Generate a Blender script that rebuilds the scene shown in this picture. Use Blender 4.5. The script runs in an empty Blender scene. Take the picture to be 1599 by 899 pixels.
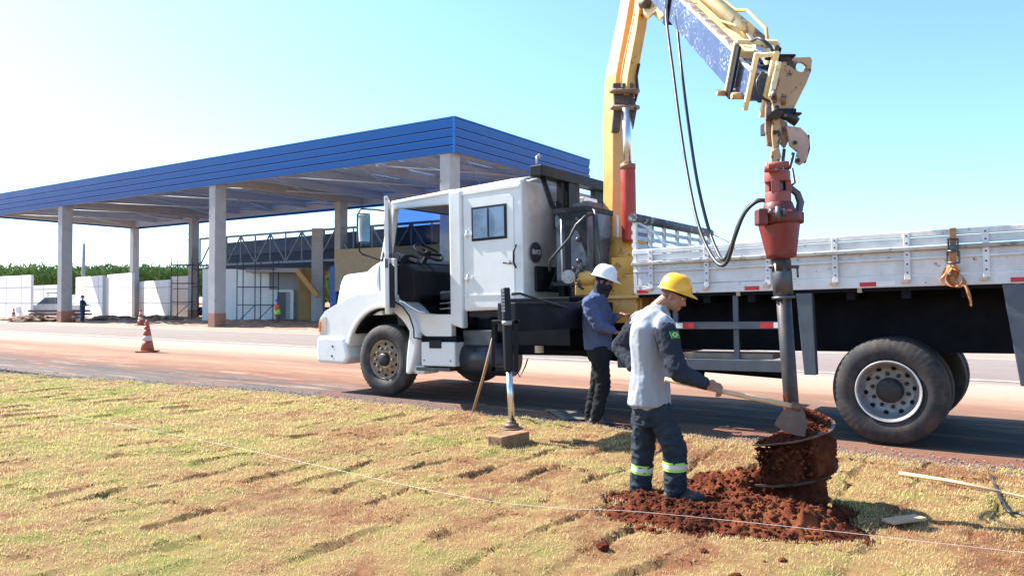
import bpy, bmesh, math, random
import numpy as np
from mathutils import Vector, Matrix, noise, Euler
random.seed(7); rng = np.random.default_rng(7)
rad = math.radians
scene = bpy.context.scene
COL = scene.collection

# ------------------------------------------------------------------ camera, sky, sun, exposure
F, CX, HY, CAMH = 1200.0, 799.5, 470.0, 1.4
cam_d = bpy.data.cameras.new('camera'); cam = bpy.data.objects.new('camera', cam_d); COL.objects.link(cam)
cam_d.sensor_width = 36.0; cam_d.lens = 36.0 * F / 1599.0
cam_d.clip_end = 3000; cam_d.clip_start = 0.05
cam.location = (0, 0, CAMH); cam.rotation_euler = (rad(90 + math.degrees(math.atan(20.5 / F))), 0, 0)
scene.camera = cam
SUN_AZ, SUN_EL = 61.0, 45.0            # degrees left of the view axis, and above the horizon
w = bpy.data.worlds.new('World'); scene.world = w; w.use_nodes = True
nt = w.node_tree; bg = nt.nodes['Background']
sky = nt.nodes.new('ShaderNodeTexSky'); sky.sky_type = 'NISHITA'; sky.sun_disc = False
sky.sun_elevation = rad(SUN_EL); sky.sun_rotation = rad(-SUN_AZ)
sky.air_density = 1.0; sky.dust_density = 0.9; sky.ozone_density = 2.5
tn = nt.nodes.new('ShaderNodeMix'); tn.data_type = 'RGBA'; tn.blend_type = 'MULTIPLY'; tn.inputs[0].default_value = 1.0; tn.inputs[7].default_value = (.80, 1.0, 1.10, 1)
nt.links.new(sky.outputs[0], tn.inputs[6]); nt.links.new(tn.outputs[2], bg.inputs[0]); bg.inputs[1].default_value = 0.105
sd = bpy.data.lights.new('sun', 'SUN'); sun = bpy.data.objects.new('sun', sd); COL.objects.link(sun)
sd.energy = 5.0; sd.angle = rad(0.5); sd.color = (1.0, 0.95, 0.87)
sv = Vector((-math.sin(rad(SUN_AZ)) * math.cos(rad(SUN_EL)), math.cos(rad(SUN_AZ)) * math.cos(rad(SUN_EL)), math.sin(rad(SUN_EL))))
sun.rotation_euler = sv.to_track_quat('Z', 'Y').to_euler()
vs = scene.view_settings; vs.view_transform = 'Standard'; vs.look = 'None'; vs.gamma = 1.0
vs.use_curve_mapping = False; vs.exposure = 1.5

def at(px, py, Y):
    return Vector(((px - CX) / F * Y, Y, CAMH - (py - HY) / F * Y))
def gr(px, py, z=0.0):
    Y = (CAMH - z) * F / (py - HY); return Vector(((px - CX) / F * Y, Y, z))

# ------------------------------------------------------------------ tagging helpers
def tag(o, label=None, cat=None, group=None, kind=None):
    if label: o['label'] = label
    if cat: o['category'] = cat
    if group: o['group'] = group
    if kind: o['kind'] = kind
    return o
def empty(name, loc=(0, 0, 0), label=None, cat=None, group=None):
    o = bpy.data.objects.new(name, None); COL.objects.link(o); o.location = loc
    o.empty_display_size = .1
    return tag(o, label, cat, group)
def kids(o): return [c for c in COL.objects if c.parent == o]
def copy_tree(o, parent=None):
    c = o.copy(); COL.objects.link(c)
    if parent is not None: c.parent = parent
    for ch in kids(o): copy_tree(ch, c)
    return c

# ------------------------------------------------------------------ materials
def N(nt, t, **k):
    n = nt.nodes.new(t)
    for a, b in k.items(): setattr(n, a, b)
    return n
def noise_n(nt, vec, scale, detail=6, rough=.6):
    n = N(nt, 'ShaderNodeTexNoise'); n.inputs['Scale'].default_value = scale
    n.inputs['Detail'].default_value = detail; n.inputs['Roughness'].default_value = rough
    nt.links.new(vec, n.inputs['Vector']); return n.outputs['Fac']
def ramp(nt, fac, stops):
    r = N(nt, 'ShaderNodeValToRGB'); e = r.color_ramp.elements
    e[0].position, e[0].color = stops[0][0], (*stops[0][1], 1)
    e[1].position, e[1].color = stops[-1][0], (*stops[-1][1], 1)
    for p, c in stops[1:-1]:
        x = e.new(p); x.color = (*c, 1)
    nt.links.new(fac, r.inputs[0]); return r.outputs[0]
def mixc(nt, fac, a, b):
    m = N(nt, 'ShaderNodeMix', data_type='RGBA')
    if isinstance(fac, (int, float)): m.inputs[0].default_value = fac
    else: nt.links.new(fac, m.inputs[0])
    for i, c in ((6, a), (7, b)):
        if isinstance(c, tuple): m.inputs[i].default_value = (*c, 1)
        else: nt.links.new(c, m.inputs[i])
    return m.outputs[2]
def mapr(nt, v, a, b, c=0, d=1):
    m = N(nt, 'ShaderNodeMapRange'); m.inputs[1].default_value = a; m.inputs[2].default_value = b
    m.inputs[3].default_value = c; m.inputs[4].default_value = d
    nt.links.new(v, m.inputs[0]); return m.outputs[0]
def mth(nt, op, a, b=0.0):
    m = N(nt, 'ShaderNodeMath', operation=op)
    for i, x in ((0, a), (1, b)):
        if isinstance(x, (int, float)): m.inputs[i].default_value = x
        else: nt.links.new(x, m.inputs[i])
    return m.outputs[0]
def base(name):
    m = bpy.data.materials.new(name); m.use_nodes = True; nt = m.node_tree
    b = nt.nodes['Principled BSDF']; tc = N(nt, 'ShaderNodeTexCoord')
    return m, nt, b, tc.outputs['Object']
MATS = {}
def mat(name, c, rough=.6, metal=0, var=.15, scale=4, spot=None, spot_lv=.62, spot_scale=14, bump=.0, bscale=60,
        spec=.5, soft=.04, coat=0, spot2=None, spot2_lv=.6, spot2_scale=3):
    """a worn surface: broad tone variation, one or two kinds of spots (chips, rust, dust) and a fine bump"""
    if name in MATS: return MATS[name]
    m, nt, b, v = base(name)
    f = noise_n(nt, v, scale)
    lo = tuple(x * (1 - var) for x in c); hi = tuple(min(1, x * (1 + var)) for x in c)
    col = ramp(nt, f, [(.3, lo), (.7, hi)])
    if spot2:
        f3 = noise_n(nt, v, spot2_scale, 8, .7)
        col = mixc(nt, mapr(nt, f3, spot2_lv - .12, spot2_lv + .12), col, spot2)
    if spot:
        f2 = noise_n(nt, v, spot_scale, 8, .7)
        col = mixc(nt, mapr(nt, f2, spot_lv - soft, spot_lv + soft), col, spot)
    nt.links.new(col, b.inputs['Base Color'])
    rr = mapr(nt, noise_n(nt, v, scale * 2.3), .3, .7, max(.05, rough - .1), min(1, rough + .1))
    nt.links.new(rr, b.inputs['Roughness'])
    b.inputs['Metallic'].default_value = metal
    b.inputs['Specular IOR Level'].default_value = spec
    b.inputs['Coat Weight'].default_value = coat
    if bump:
        bn = N(nt, 'ShaderNodeBump'); bn.inputs['Strength'].default_value = bump; bn.inputs['Distance'].default_value = .01
        nt.links.new(noise_n(nt, v, bscale, 8), bn.inputs['Height']); nt.links.new(bn.outputs[0], b.inputs['Normal'])
    MATS[name] = m; return m

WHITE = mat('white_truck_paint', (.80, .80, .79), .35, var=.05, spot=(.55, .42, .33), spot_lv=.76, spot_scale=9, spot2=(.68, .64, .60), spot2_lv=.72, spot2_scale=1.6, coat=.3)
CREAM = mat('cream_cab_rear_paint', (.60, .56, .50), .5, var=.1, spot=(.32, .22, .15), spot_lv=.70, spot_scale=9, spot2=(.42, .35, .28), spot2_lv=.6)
BLACK = mat('black_metal', (.012, .014, .020), .5, var=.4, spot=(.06, .04, .03), spot_lv=.68, spot_scale=8, spec=.25)
DARK = mat('dark_chassis', (.008, .009, .013), .7, var=.4, spot=(.03, .02, .016), spot_lv=.68, spec=.1)
RUBBER = mat('tyre_rubber', (.022, .023, .026), .8, var=.35, scale=3, spot=(.10, .07, .055), spot_lv=.60, spot_scale=5, soft=.16, bump=.08)
RIMS = mat('grey_wheel_steel', (.30, .30, .31), .4, .3, var=.15, spot=(.22, .12, .07), spot_lv=.6, spot_scale=10, soft=.1)
RIMT = mat('beige_rusty_wheel_steel', (.30, .22, .15), .55, .1, var=.2, spot=(.16, .08, .05), spot_lv=.58, spot_scale=12)
NUT = mat('dark_wheel_steel', (.035, .033, .033), .5, .4)
YELLOW = mat('yellow_crane_paint', (.66, .36, .07), .5, var=.15, spot=(.16, .08, .04), spot_lv=.60, spot_scale=7, spot2=(.62, .42, .18), spot2_lv=.62)
PALEY = mat('faded_yellow_boom_paint', (.78, .58, .28), .5, var=.15, spot=(.18, .11, .07), spot_lv=.62, spot_scale=9, spot2=(.74, .66, .48), spot2_lv=.58)
TANY = mat('worn_tan_plate_paint', (.50, .33, .17), .55, var=.15, spot=(.05, .03, .025), spot_lv=.545, spot_scale=11, soft=.02)
def chipped_blue():
    m, nt, b, v = base('chipped_blue_boom_side')
    fine = mapr(nt, noise_n(nt, v, 42, 8, .75), .56, .59); broad = mapr(nt, noise_n(nt, v, 3.2, 6, .7), .44, .56)
    big = mapr(nt, noise_n(nt, v, 11, 8, .75), .645, .66); col = ramp(nt, noise_n(nt, v, 5), [(.3, (.028, .050, .125)), (.7, (.055, .085, .19))])
    col = mixc(nt, mth(nt, 'MULTIPLY', fine, broad), col, (.60, .63, .68)); col = mixc(nt, big, col, (.55, .50, .42))
    nt.links.new(col, b.inputs['Base Color']); b.inputs['Roughness'].default_value = .45; return m
BLUEC = chipped_blue()
REDC = mat('red_cylinder_paint', (.40, .040, .022), .4, var=.15, spot=(.16, .06, .04), spot_lv=.66, spot_scale=12)
REDM = mat('oxide_red_motor_paint', (.13, .020, .018), .5, var=.3, spot=(.10, .04, .03), spot_lv=.60, spot_scale=14)
PINKR = mat('faded_red_drill_head', (.30, .075, .06), .55, var=.2, spot=(.14, .06, .05), spot_lv=.6, spot_scale=14)
RUSTL = mat('rusty_linkage_steel', (.30, .19, .13), .6, .2, var=.35, spot=(.06, .04, .035), spot_lv=.56, spot_scale=16)
CHROME = mat('chrome_rod', (.72, .74, .78), .32, 1.0, var=.05)
STEELD = mat('dark_bare_steel', (.10, .10, .11), .45, .6, var=.3, spot=(.16, .09, .06), spot_lv=.62)
SHAFT = mat('worn_drill_shaft', (.042, .042, .048), .5, .4, var=.35, spot=(.085, .058, .048), spot_lv=.57, spot_scale=9, soft=.1)
BOARD = mat('worn_white_board', (.74, .74, .74), .6, var=.08, spot=(.24, .19, .16), spot_lv=.645, spot_scale=10, soft=.02, spot2=(.55, .55, .57), spot2_lv=.56, bump=.2, bscale=30)
BRAIL = mat('bare_weathered_rail', (.40, .37, .35), .7, var=.25, spot=(.20, .17, .15), spot_lv=.58, spot_scale=12, bump=.2)
REFR = mat('red_reflector', (.55, .02, .03), .3, var=.15)
REFW = mat('white_reflector', (.8, .8, .8), .3, var=.04)
STRAP = mat('orange_strap', (.48, .20, .07), .8, var=.25, spot=(.30, .11, .04), spot_lv=.6, spot_scale=9)
HOSE = mat('black_rubber_hose', (.03, .032, .036), .45, var=.3)
WOODH = mat('pale_wood_handle', (.62, .44, .26), .6, var=.15, scale=9)
WOODB = mat('brown_timber_block', (.24, .13, .07), .8, var=.3, scale=6, spot=(.12, .06, .035), spot_lv=.58, bump=.5, bscale=25)
CONC = mat('precast_concrete', (.40, .39, .38), .85, var=.1, scale=2, spot=(.28, .26, .25), spot_lv=.66, bump=.1)
CWHITE = mat('white_wall_panel', (.86, .86, .86), .8, var=.04, scale=1.5, spot2=(.55, .50, .46), spot2_lv=.7)
CSTEEL = mat('grey_canopy_steel', (.40, .48, .60), .5, .1, var=.1)
CDECK = mat('galvanised_deck', (.42, .52, .66), .5, .2, var=.12, scale=2)
TRUSS = mat('grey_blue_truss_steel', (.20, .24, .30), .5, .1, var=.15)
DNAVY = mat('dark_blue_sheet', (.045, .085, .20), .5, var=.2, scale=1)
OCHRE = mat('ochre_render', (.34, .20, .08), .85, var=.12, scale=1.5)
TANB = mat('tan_block_wall', (.42, .32, .21), .85, var=.1)
ORWOOD = mat('orange_timber', (.62, .32, .10), .7, var=.1)
GREYM = mat('grey_plaster', (.36, .35, .35), .85, var=.1)
SCAFF = mat('scaffold_tube', (.07, .08, .10), .5, .4)
SKIN = mat('skin', (.34, .17, .11), .5, var=.12, scale=14, spec=.3)
SKIN2 = mat('darker_skin', (.28, .135, .085), .5, var=.12, scale=14, spec=.3)
HAIR = mat('short_dark_hair', (.02, .016, .014), .8)
SHIRTG = mat('light_grey_cotton', (.31, .335, .375), .9, var=.08, scale=5, bump=.25, bscale=250, spec=.1, spot2=(.40, .34, .30), spot2_lv=.72)
SLEEVE = mat('dark_slate_cotton', (.028, .032, .045), .9, var=.25, scale=6, bump=.25, bscale=250, spec=.15)
TROUS = mat('dark_navy_work_trousers', (.025, .036, .050), .85, var=.35, scale=5, bump=.3, bscale=200, spec=.2, spot2=(.07, .055, .05), spot2_lv=.66)
TROUSB = mat('black_trousers', (.014, .015, .020), .85, var=.3, bump=.3, bscale=200, spec=.2)
SHIRTB = mat('slate_blue_shirt', (.085, .11, .21), .85, var=.15, scale=6, bump=.3, bscale=200, spec=.15)
MASK = mat('black_balaclava', (.010, .011, .017), .85, var=.3)
BOOT = mat('dusty_dark_boot', (.030, .026, .026), .6, var=.3, scale=9, spot=(.16, .085, .06), spot_lv=.58, spot_scale=16, soft=.08, bump=.3)
HELY = mat('yellow_helmet_plastic', (.85, .42, .01), .3, var=.04, spot=(.60, .30, .03), spot_lv=.72, coat=.4)
HELW = mat('white_helmet_plastic', (.85, .86, .88), .3, var=.04, coat=.4)
BANDG = mat('lime_reflective_tape', (.42, .75, .12), .5, var=.1)
BANDS = mat('silver_reflective_tape', (.72, .74, .74), .35, .2, var=.1)
CONEO = mat('faded_orange_cone', (.36, .085, .045), .6, var=.15, spot=(.30, .10, .06), spot_lv=.62)
CONEW = mat('white_cone_band', (.62, .50, .44), .6, var=.08)
BLUEH = mat('blue_helmet_plastic', (.03, .08, .45), .4)
ORV = mat('orange_vest', (.75, .15, .05), .8); LIME = mat('lime_vest_panel', (.35, .8, .15), .7)
NAVYC = mat('navy_work_clothes', (.012, .035, .10), .8)
BADGE = mat('dark_badge_print', (.035, .037, .045), .5)
LETT = mat('white_badge_lettering', (.75, .75, .75), .5)
HEADL = mat('clear_headlight', (.55, .56, .58), .12, .6)
INDIC = mat('orange_indicator', (.80, .16, .04), .25)
STRING = mat('pale_string', (.72, .68, .60), .8)
FLAGG = mat('flag_green', (.02, .25, .07), .8); FLAGY = mat('flag_yellow', (.7, .6, .08), .8); FLAGB = mat('flag_blue', (.03, .05, .3), .8)

def glassmat(name, tint, rough=.02, alpha=.35, band=False):
    m, nt, b, v = base(name)
    nt.nodes.remove(b); out = [n for n in nt.nodes if n.type == 'OUTPUT_MATERIAL'][0]
    tr = N(nt, 'ShaderNodeBsdfTransparent'); gl = N(nt, 'ShaderNodeBsdfGlossy'); gl.inputs['Roughness'].default_value = rough
    if band:
        sp = N(nt, 'ShaderNodeSeparateXYZ'); nt.links.new(v, sp.inputs[0])
        nt.links.new(mixc(nt, mapr(nt, sp.outputs[2], 2.60, 2.72), tint, (.34, .46, .70)), tr.inputs[0])
    else: tr.inputs[0].default_value = (*tint, 1)
    fr = N(nt, 'ShaderNodeLayerWeight'); fr.inputs[0].default_value = .5
    mx = N(nt, 'ShaderNodeMixShader'); nt.links.new(mth(nt, 'ADD', mth(nt, 'MULTIPLY', mth(nt, 'POWER', fr.outputs[1], 5.0), .8), alpha + .03), mx.inputs[0])
    nt.links.new(tr.outputs[0], mx.inputs[1]); nt.links.new(gl.outputs[0], mx.inputs[2])
    nt.links.new(mx.outputs[0], out.inputs[0]); return m
GLASSW = glassmat('windscreen_glass', (.52, .58, .66), alpha=.0, band=True)
GLASSD = glassmat('cab_side_glass', (.25, .32, .40), alpha=.12)
MIRR = mat('mirror_glass', (.75, .85, .9), .03, 1.0, var=.02)

# ------------------------------------------------------------------ mesh builder
class MB:
    def __init__(s): s.bm = bmesh.new(); s.mi = 0
    def _new(s, verts, faces):
        vs_ = [s.bm.verts.new(v) for v in verts]
        for f in faces:
            try:
                x = s.bm.faces.new([vs_[i] for i in f]); x.material_index = s.mi
            except ValueError: pass
        return vs_
    def box(s, a, b):
        x0, x1 = sorted((a[0], b[0])); y0, y1 = sorted((a[1], b[1])); z0, z1 = sorted((a[2], b[2]))
        v = [(x, y, z) for x in (x0, x1) for y in (y0, y1) for z in (z0, z1)]
        s._new(v, [(0, 1, 3, 2), (4, 6, 7, 5), (0, 4, 5, 1), (2, 3, 7, 6), (0, 2, 6, 4), (1, 5, 7, 3)]); return s
    def obox(s, p, q, wd, ht, up=(0, 0, 1), wd2=None, ht2=None):
        p, q = Vector(p), Vector(q); dv = (q - p).normalized(); up = Vector(up)
        sx = dv.cross(up)
        if sx.length < 1e-4: sx = dv.cross(Vector((0, 1, 0)))
        sx.normalize(); uz = sx.cross(dv).normalized(); wd2 = wd if wd2 is None else wd2; ht2 = ht if ht2 is None else ht2
        v = []
        for c, a, b in ((p, wd, ht), (q, wd2, ht2)):
            for i, j in ((-1, -1), (1, -1), (1, 1), (-1, 1)): v.append(c + sx * i * a / 2 + uz * j * b / 2)
        s._new(v, [(3, 2, 1, 0), (4, 5, 6, 7), (0, 1, 5, 4), (1, 2, 6, 5), (2, 3, 7, 6), (3, 0, 4, 7)]); return s
    def prism(s, poly, y0, y1):
        """polygon of (x, z) extruded from y0 to y1"""
        n = len(poly); v = [(x, y0, z) for x, z in poly] + [(x, y1, z) for x, z in poly]
        s._new(v, [tuple(range(n)), tuple(range(2 * n - 1, n - 1, -1))] + [(i, (i + 1) % n, n + (i + 1) % n, n + i) for i in range(n)]); return s
    def poly(s, pts, off):
        """planar polygon of 3-D points given thickness off"""
        n = len(pts); off = Vector(off); v = [Vector(p) for p in pts] + [Vector(p) + off for p in pts]
        s._new(v, [tuple(range(n)), tuple(range(2 * n - 1, n - 1, -1))] + [(i, (i + 1) % n, n + (i + 1) % n, n + i) for i in range(n)]); return s
    def tube(s, pts, r, n=10, cap=True):
        pts = [Vector(p) for p in pts]; rs = r if isinstance(r, (list, tuple)) else [r] * len(pts)
        rings = []; prev = None
        for i, p in enumerate(pts):
            dv = (pts[min(i + 1, len(pts) - 1)] - pts[max(i - 1, 0)]).normalized()
            if prev is None:
                a = dv.cross(Vector((0, 0, 1)))
                if a.length < .05: a = dv.cross(Vector((0, 1, 0)))
            else: a = prev - dv * prev.dot(dv)
            a.normalize(); prev = a; b = dv.cross(a)
            rings.append([s.bm.verts.new(p + (a * math.cos(2 * math.pi * k / n) + b * math.sin(2 * math.pi * k / n)) * rs[i]) for k in range(n)])
        for r0, r1 in zip(rings, rings[1:]):
            for k in range(n):
                f = s.bm.faces.new((r0[k], r0[(k + 1) % n], r1[(k + 1) % n], r1[k])); f.material_index = s.mi; f.smooth = True
        if cap:
            for r_ in (rings[0], rings[-1]):
                f = s.bm.faces.new(r_); f.material_index = s.mi
        return s
    def lathe(s, o, axis, prof, n=32, ref=None, mod=None, caps=True):
        """prof: list of (distance along the axis, radius)"""
        o, ax = Vector(o), Vector(axis).normalized(); a = Vector(ref) if ref else ax.orthogonal()
        a = (a - ax * a.dot(ax)).normalized(); b = ax.cross(a); rings = []
        for j, (h, r) in enumerate(prof):
            ring = []
            for k in range(n):
                t = 2 * math.pi * k / n; rr = r + (mod(j, k, n) if mod else 0)
                ring.append(s.bm.verts.new(o + ax * h + (a * math.cos(t) + b * math.sin(t)) * max(rr, 1e-4)))
            rings.append(ring)
        for r0, r1 in zip(rings, rings[1:]):
            for k in range(n):
                f = s.bm.faces.new((r0[k], r0[(k + 1) % n], r1[(k + 1) % n], r1[k])); f.material_index = s.mi; f.smooth = True
        for r_, pr in ((rings[0], prof[0]), (rings[-1], prof[-1])):
            if caps and pr[1] > 1e-3:
                f = s.bm.faces.new(r_); f.material_index = s.mi
        return s
    def ell(s, c, r, rot=None, n=14):
        m = Matrix.Translation(Vector(c)) @ ((rot.to_4x4()) if rot is not None else Matrix.Identity(4)) @ Matrix.Diagonal((*r, 1)) if not isinstance(r, (int, float)) else Matrix.Translation(Vector(c)) @ Matrix.Scale(r, 4)
        g = bmesh.ops.create_uvsphere(s.bm, u_segments=n, v_segments=max(6, n * 2 // 3), radius=1, matrix=m)
        for v in g['verts']:
            for f in v.link_faces: f.material_index = s.mi; f.smooth = True
        return s
    def build(s, name, m, parent=None, flip=False, xf=None, bevel=0, smooth=False, seg=2):
        bm = s.bm
        if flip:
            for v in bm.verts: v.co.y = -v.co.y
        if xf is not None: bm.transform(xf)
        bmesh.ops.recalc_face_normals(bm, faces=bm.faces)
        me = bpy.data.meshes.new(name); bm.to_mesh(me); bm.free()
        for x in (m if isinstance(m, (list, tuple)) else [m]): me.materials.append(x)
        if smooth:
            for p in me.polygons: p.use_smooth = True
        o = bpy.data.objects.new(name, me); COL.objects.link(o)
        if parent is not None: o.parent = parent
        if bevel:
            b = o.modifiers.new('bevel', 'BEVEL'); b.width = bevel; b.segments = seg; b.limit_method = 'ANGLE'; b.angle_limit = rad(40)
        return o
def smoothstep(a, b, x): t = np.clip((x - a) / (b - a), 0, 1); return t * t * (3 - 2 * t)
def mesh_np(name, co, faces, m, smooth=True):
    me = bpy.data.meshes.new(name); k = faces.shape[1]
    me.vertices.add(len(co)); me.vertices.foreach_set('co', np.ascontiguousarray(co, dtype=np.float32).ravel())
    me.loops.add(faces.size); me.loops.foreach_set('vertex_index', faces.astype(np.int32).ravel())
    me.polygons.add(len(faces)); me.polygons.foreach_set('loop_start', np.arange(0, faces.size, k, dtype=np.int32))
    me.update(calc_edges=True)
    me.polygons.foreach_set('use_smooth', np.full(len(faces), smooth)); me.materials.append(m); return me
def fbm(x, y, s, seed=0, octv=4, pers=.55):
    """value noise on numpy arrays, range about -1..1"""
    out = np.zeros_like(x, dtype=float); amp = 1.0; tot = 0
    for o in range(octv):
        xs, ys = x * s + seed * 13.7 + o * 37.1, y * s + seed * 7.3 + o * 17.9
        xi, yi = np.floor(xs).astype(np.int64), np.floor(ys).astype(np.int64); xf, yf = xs - xi, ys - yi
        xf = xf * xf * (3 - 2 * xf); yf = yf * yf * (3 - 2 * yf)
        def h(a, b):
            n = (a * 374761393 + b * 668265263 + seed * 982451653 + o * 15485863) & 0x7fffffff
            n = ((n ^ (n >> 13)) * 1274126177) & 0x7fffffff; return ((n ^ (n >> 16)) & 0xffff) / 32767.5 - 1
        v = (h(xi, yi) * (1 - xf) + h(xi + 1, yi) * xf) * (1 - yf) + (h(xi, yi + 1) * (1 - xf) + h(xi + 1, yi + 1) * xf) * yf
        out += v * amp; tot += amp; amp *= pers; s = s * 2.03
    return out / tot

# ------------------------------------------------------------------ truck / road frame: u forward along the truck, v away from the camera, w up
TA, TP = rad(55.2), rad(1.3)
Dv = Vector((-math.sin(TA), math.cos(TA), 0)); Nv = Vector((math.cos(TA), math.sin(TA), 0)); Zv = Vector((0, 0, 1))
Uv = Dv * math.cos(TP) - Zv * math.sin(TP); Wv = Zv * math.cos(TP) + Dv * math.sin(TP)
RV = Vector((3.68, 7.47, 0))
def mat_from(a, b, c, o):
    m = Matrix.Identity(4)
    for i in range(3): m[i][0], m[i][1], m[i][2], m[i][3] = a[i], b[i], c[i], o[i]
    return m
ROAD = mat_from(Dv, -Nv, Zv, RV)          # local (u, -v, z)
TRUCK = mat_from(Uv, -Nv, Wv, RV)
TINV = TRUCK.inverted()
def road_uv(x, y): dx, dy = x - RV.x, y - RV.y; return dx * Dv.x + dy * Dv.y, dx * Nv.x + dy * Nv.y
def S(px, py, v=0.0):
    """the point of the truck seen at a photograph position, in the truck's upright plane v"""
    r = Vector(((px - CX) / F, 1, -(py - HY) / F)); C = Vector((0, 0, CAMH))
    t = (v - (C - RV).dot(Nv)) / r.dot(Nv); p = C + r * t - RV
    return (p.dot(Uv), v, p.dot(Wv))

# ------------------------------------------------------------------ ground, road
def ground_mat():
    m, nt, b, v = base('red_earth')
    f = noise_n(nt, v, .35, 10, .65); f2 = noise_n(nt, v, 6, 8, .7)
    c = ramp(nt, f, [(.3, (.24, .10, .055)), (.5, (.34, .17, .10)), (.7, (.42, .27, .18))])
    c = mixc(nt, mapr(nt, f2, .5, .75), c, (.18, .08, .045)); nt.links.new(c, b.inputs['Base Color'])
    b.inputs['Roughness'].default_value = .95; b.inputs['Specular IOR Level'].default_value = .1; return m
mb = MB(); mb._new([(-900, -60, -.03), (900, -60, -.03), (900, 1800, -.03), (-900, 1800, -.03)], [(0, 1, 2, 3)])
tag(mb.build('ground', ground_mat()), kind='structure')

def road_mat():
    m, nt, b, v = base('dusty_asphalt')
    mp = N(nt, 'ShaderNodeMapping'); mp.inputs['Scale'].default_value = (.10, 1.0, 1.0); nt.links.new(v, mp.inputs[0]); sv_ = mp.outputs[0]
    sp = N(nt, 'ShaderNodeSeparateXYZ'); nt.links.new(v, sp.inputs[0])
    lat = mth(nt, 'MULTIPLY', sp.outputs[1], -1.0)                    # v across the road
    wob = mth(nt, 'MULTIPLY', mth(nt, 'SUBTRACT', noise_n(nt, sv_, .8, 6), .5), 1.6)
    lw = mth(nt, 'ADD', lat, wob)
    # across: chip-seal edge, asphalt under dust, orange dust, pale dust, pale asphalt
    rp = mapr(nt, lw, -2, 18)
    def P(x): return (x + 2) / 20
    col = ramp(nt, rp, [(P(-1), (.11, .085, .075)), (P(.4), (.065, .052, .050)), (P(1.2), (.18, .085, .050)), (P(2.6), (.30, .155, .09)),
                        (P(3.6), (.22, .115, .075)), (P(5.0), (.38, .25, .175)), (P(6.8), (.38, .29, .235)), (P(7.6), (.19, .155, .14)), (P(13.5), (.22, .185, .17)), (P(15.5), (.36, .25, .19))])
    near = mth(nt, 'MULTIPLY', mapr(nt, lw, 3.6, 1.6), mapr(nt, sp.outputs[0], 6.5, 2.0)); col = mixc(nt, near, col, (.040, .042, .050))  # less dusty asphalt by the truck, its colour darkened to deepen the shadow
    st = noise_n(nt, sv_, 3.2, 10, .75); col = mixc(nt, mapr(nt, st, .52, .70), col, (.40, .26, .18))
    st2 = noise_n(nt, sv_, 5.1, 8, .7); col = mixc(nt, mapr(nt, st2, .58, .72, 0, .7), col, (.15, .11, .10))
    pt = noise_n(nt, v, 1.7, 10, .75); col = mixc(nt, mapr(nt, pt, .58, .68, 0, .8), col, (.32, .14, .08))
    ed = mth(nt, 'MULTIPLY', mapr(nt, lw, .55, .05), mapr(nt, sp.outputs[0], 9.0, 2.5)); col = mixc(nt, mth(nt, 'MULTIPLY', ed, .8), col, (.21, .095, .055))
    pr2 = noise_n(nt, v, 1.1, 8, .7); col = mixc(nt, mth(nt, 'MULTIPLY', mapr(nt, pr2, .52, .60), mapr(nt, lw, 2.6, 1.2, 0, .85)), col, (.17, .060, .032))
    gn = noise_n(nt, v, 90, 4, .8); col = mixc(nt, mapr(nt, gn, .50, .70, 0, .6), col, (.10, .08, .075))
    nt.links.new(col, b.inputs['Base Color']); b.inputs['Roughness'].default_value = .9; b.inputs['Specular IOR Level'].default_value = .2
    bn = N(nt, 'ShaderNodeBump'); bn.inputs['Strength'].default_value = .5; bn.inputs['Distance'].default_value = .01
    nt.links.new(noise_n(nt, v, 70, 8, .8), bn.inputs['Height']); nt.links.new(bn.outputs[0], b.inputs['Normal']); return m
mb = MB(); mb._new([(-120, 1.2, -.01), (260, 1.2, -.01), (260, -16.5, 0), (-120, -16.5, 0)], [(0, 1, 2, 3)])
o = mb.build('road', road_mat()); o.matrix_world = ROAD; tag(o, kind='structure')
LINE = mat('worn_road_paint', (.70, .64, .52), .8, var=.1, spot=(.42, .28, .2), spot_lv=.56, spot_scale=3, soft=.1)
for v_ in (7.66, 13.6):
    mb = MB(); mb._new([(-120, -v_, .004), (260, -v_, .004), (260, -v_ - .12, .004), (-120, -v_ - .12, .004)], [(0, 1, 2, 3)])
    o = mb.build('road_marking', LINE); o.matrix_world = ROAD; tag(o, kind='structure')

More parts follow.
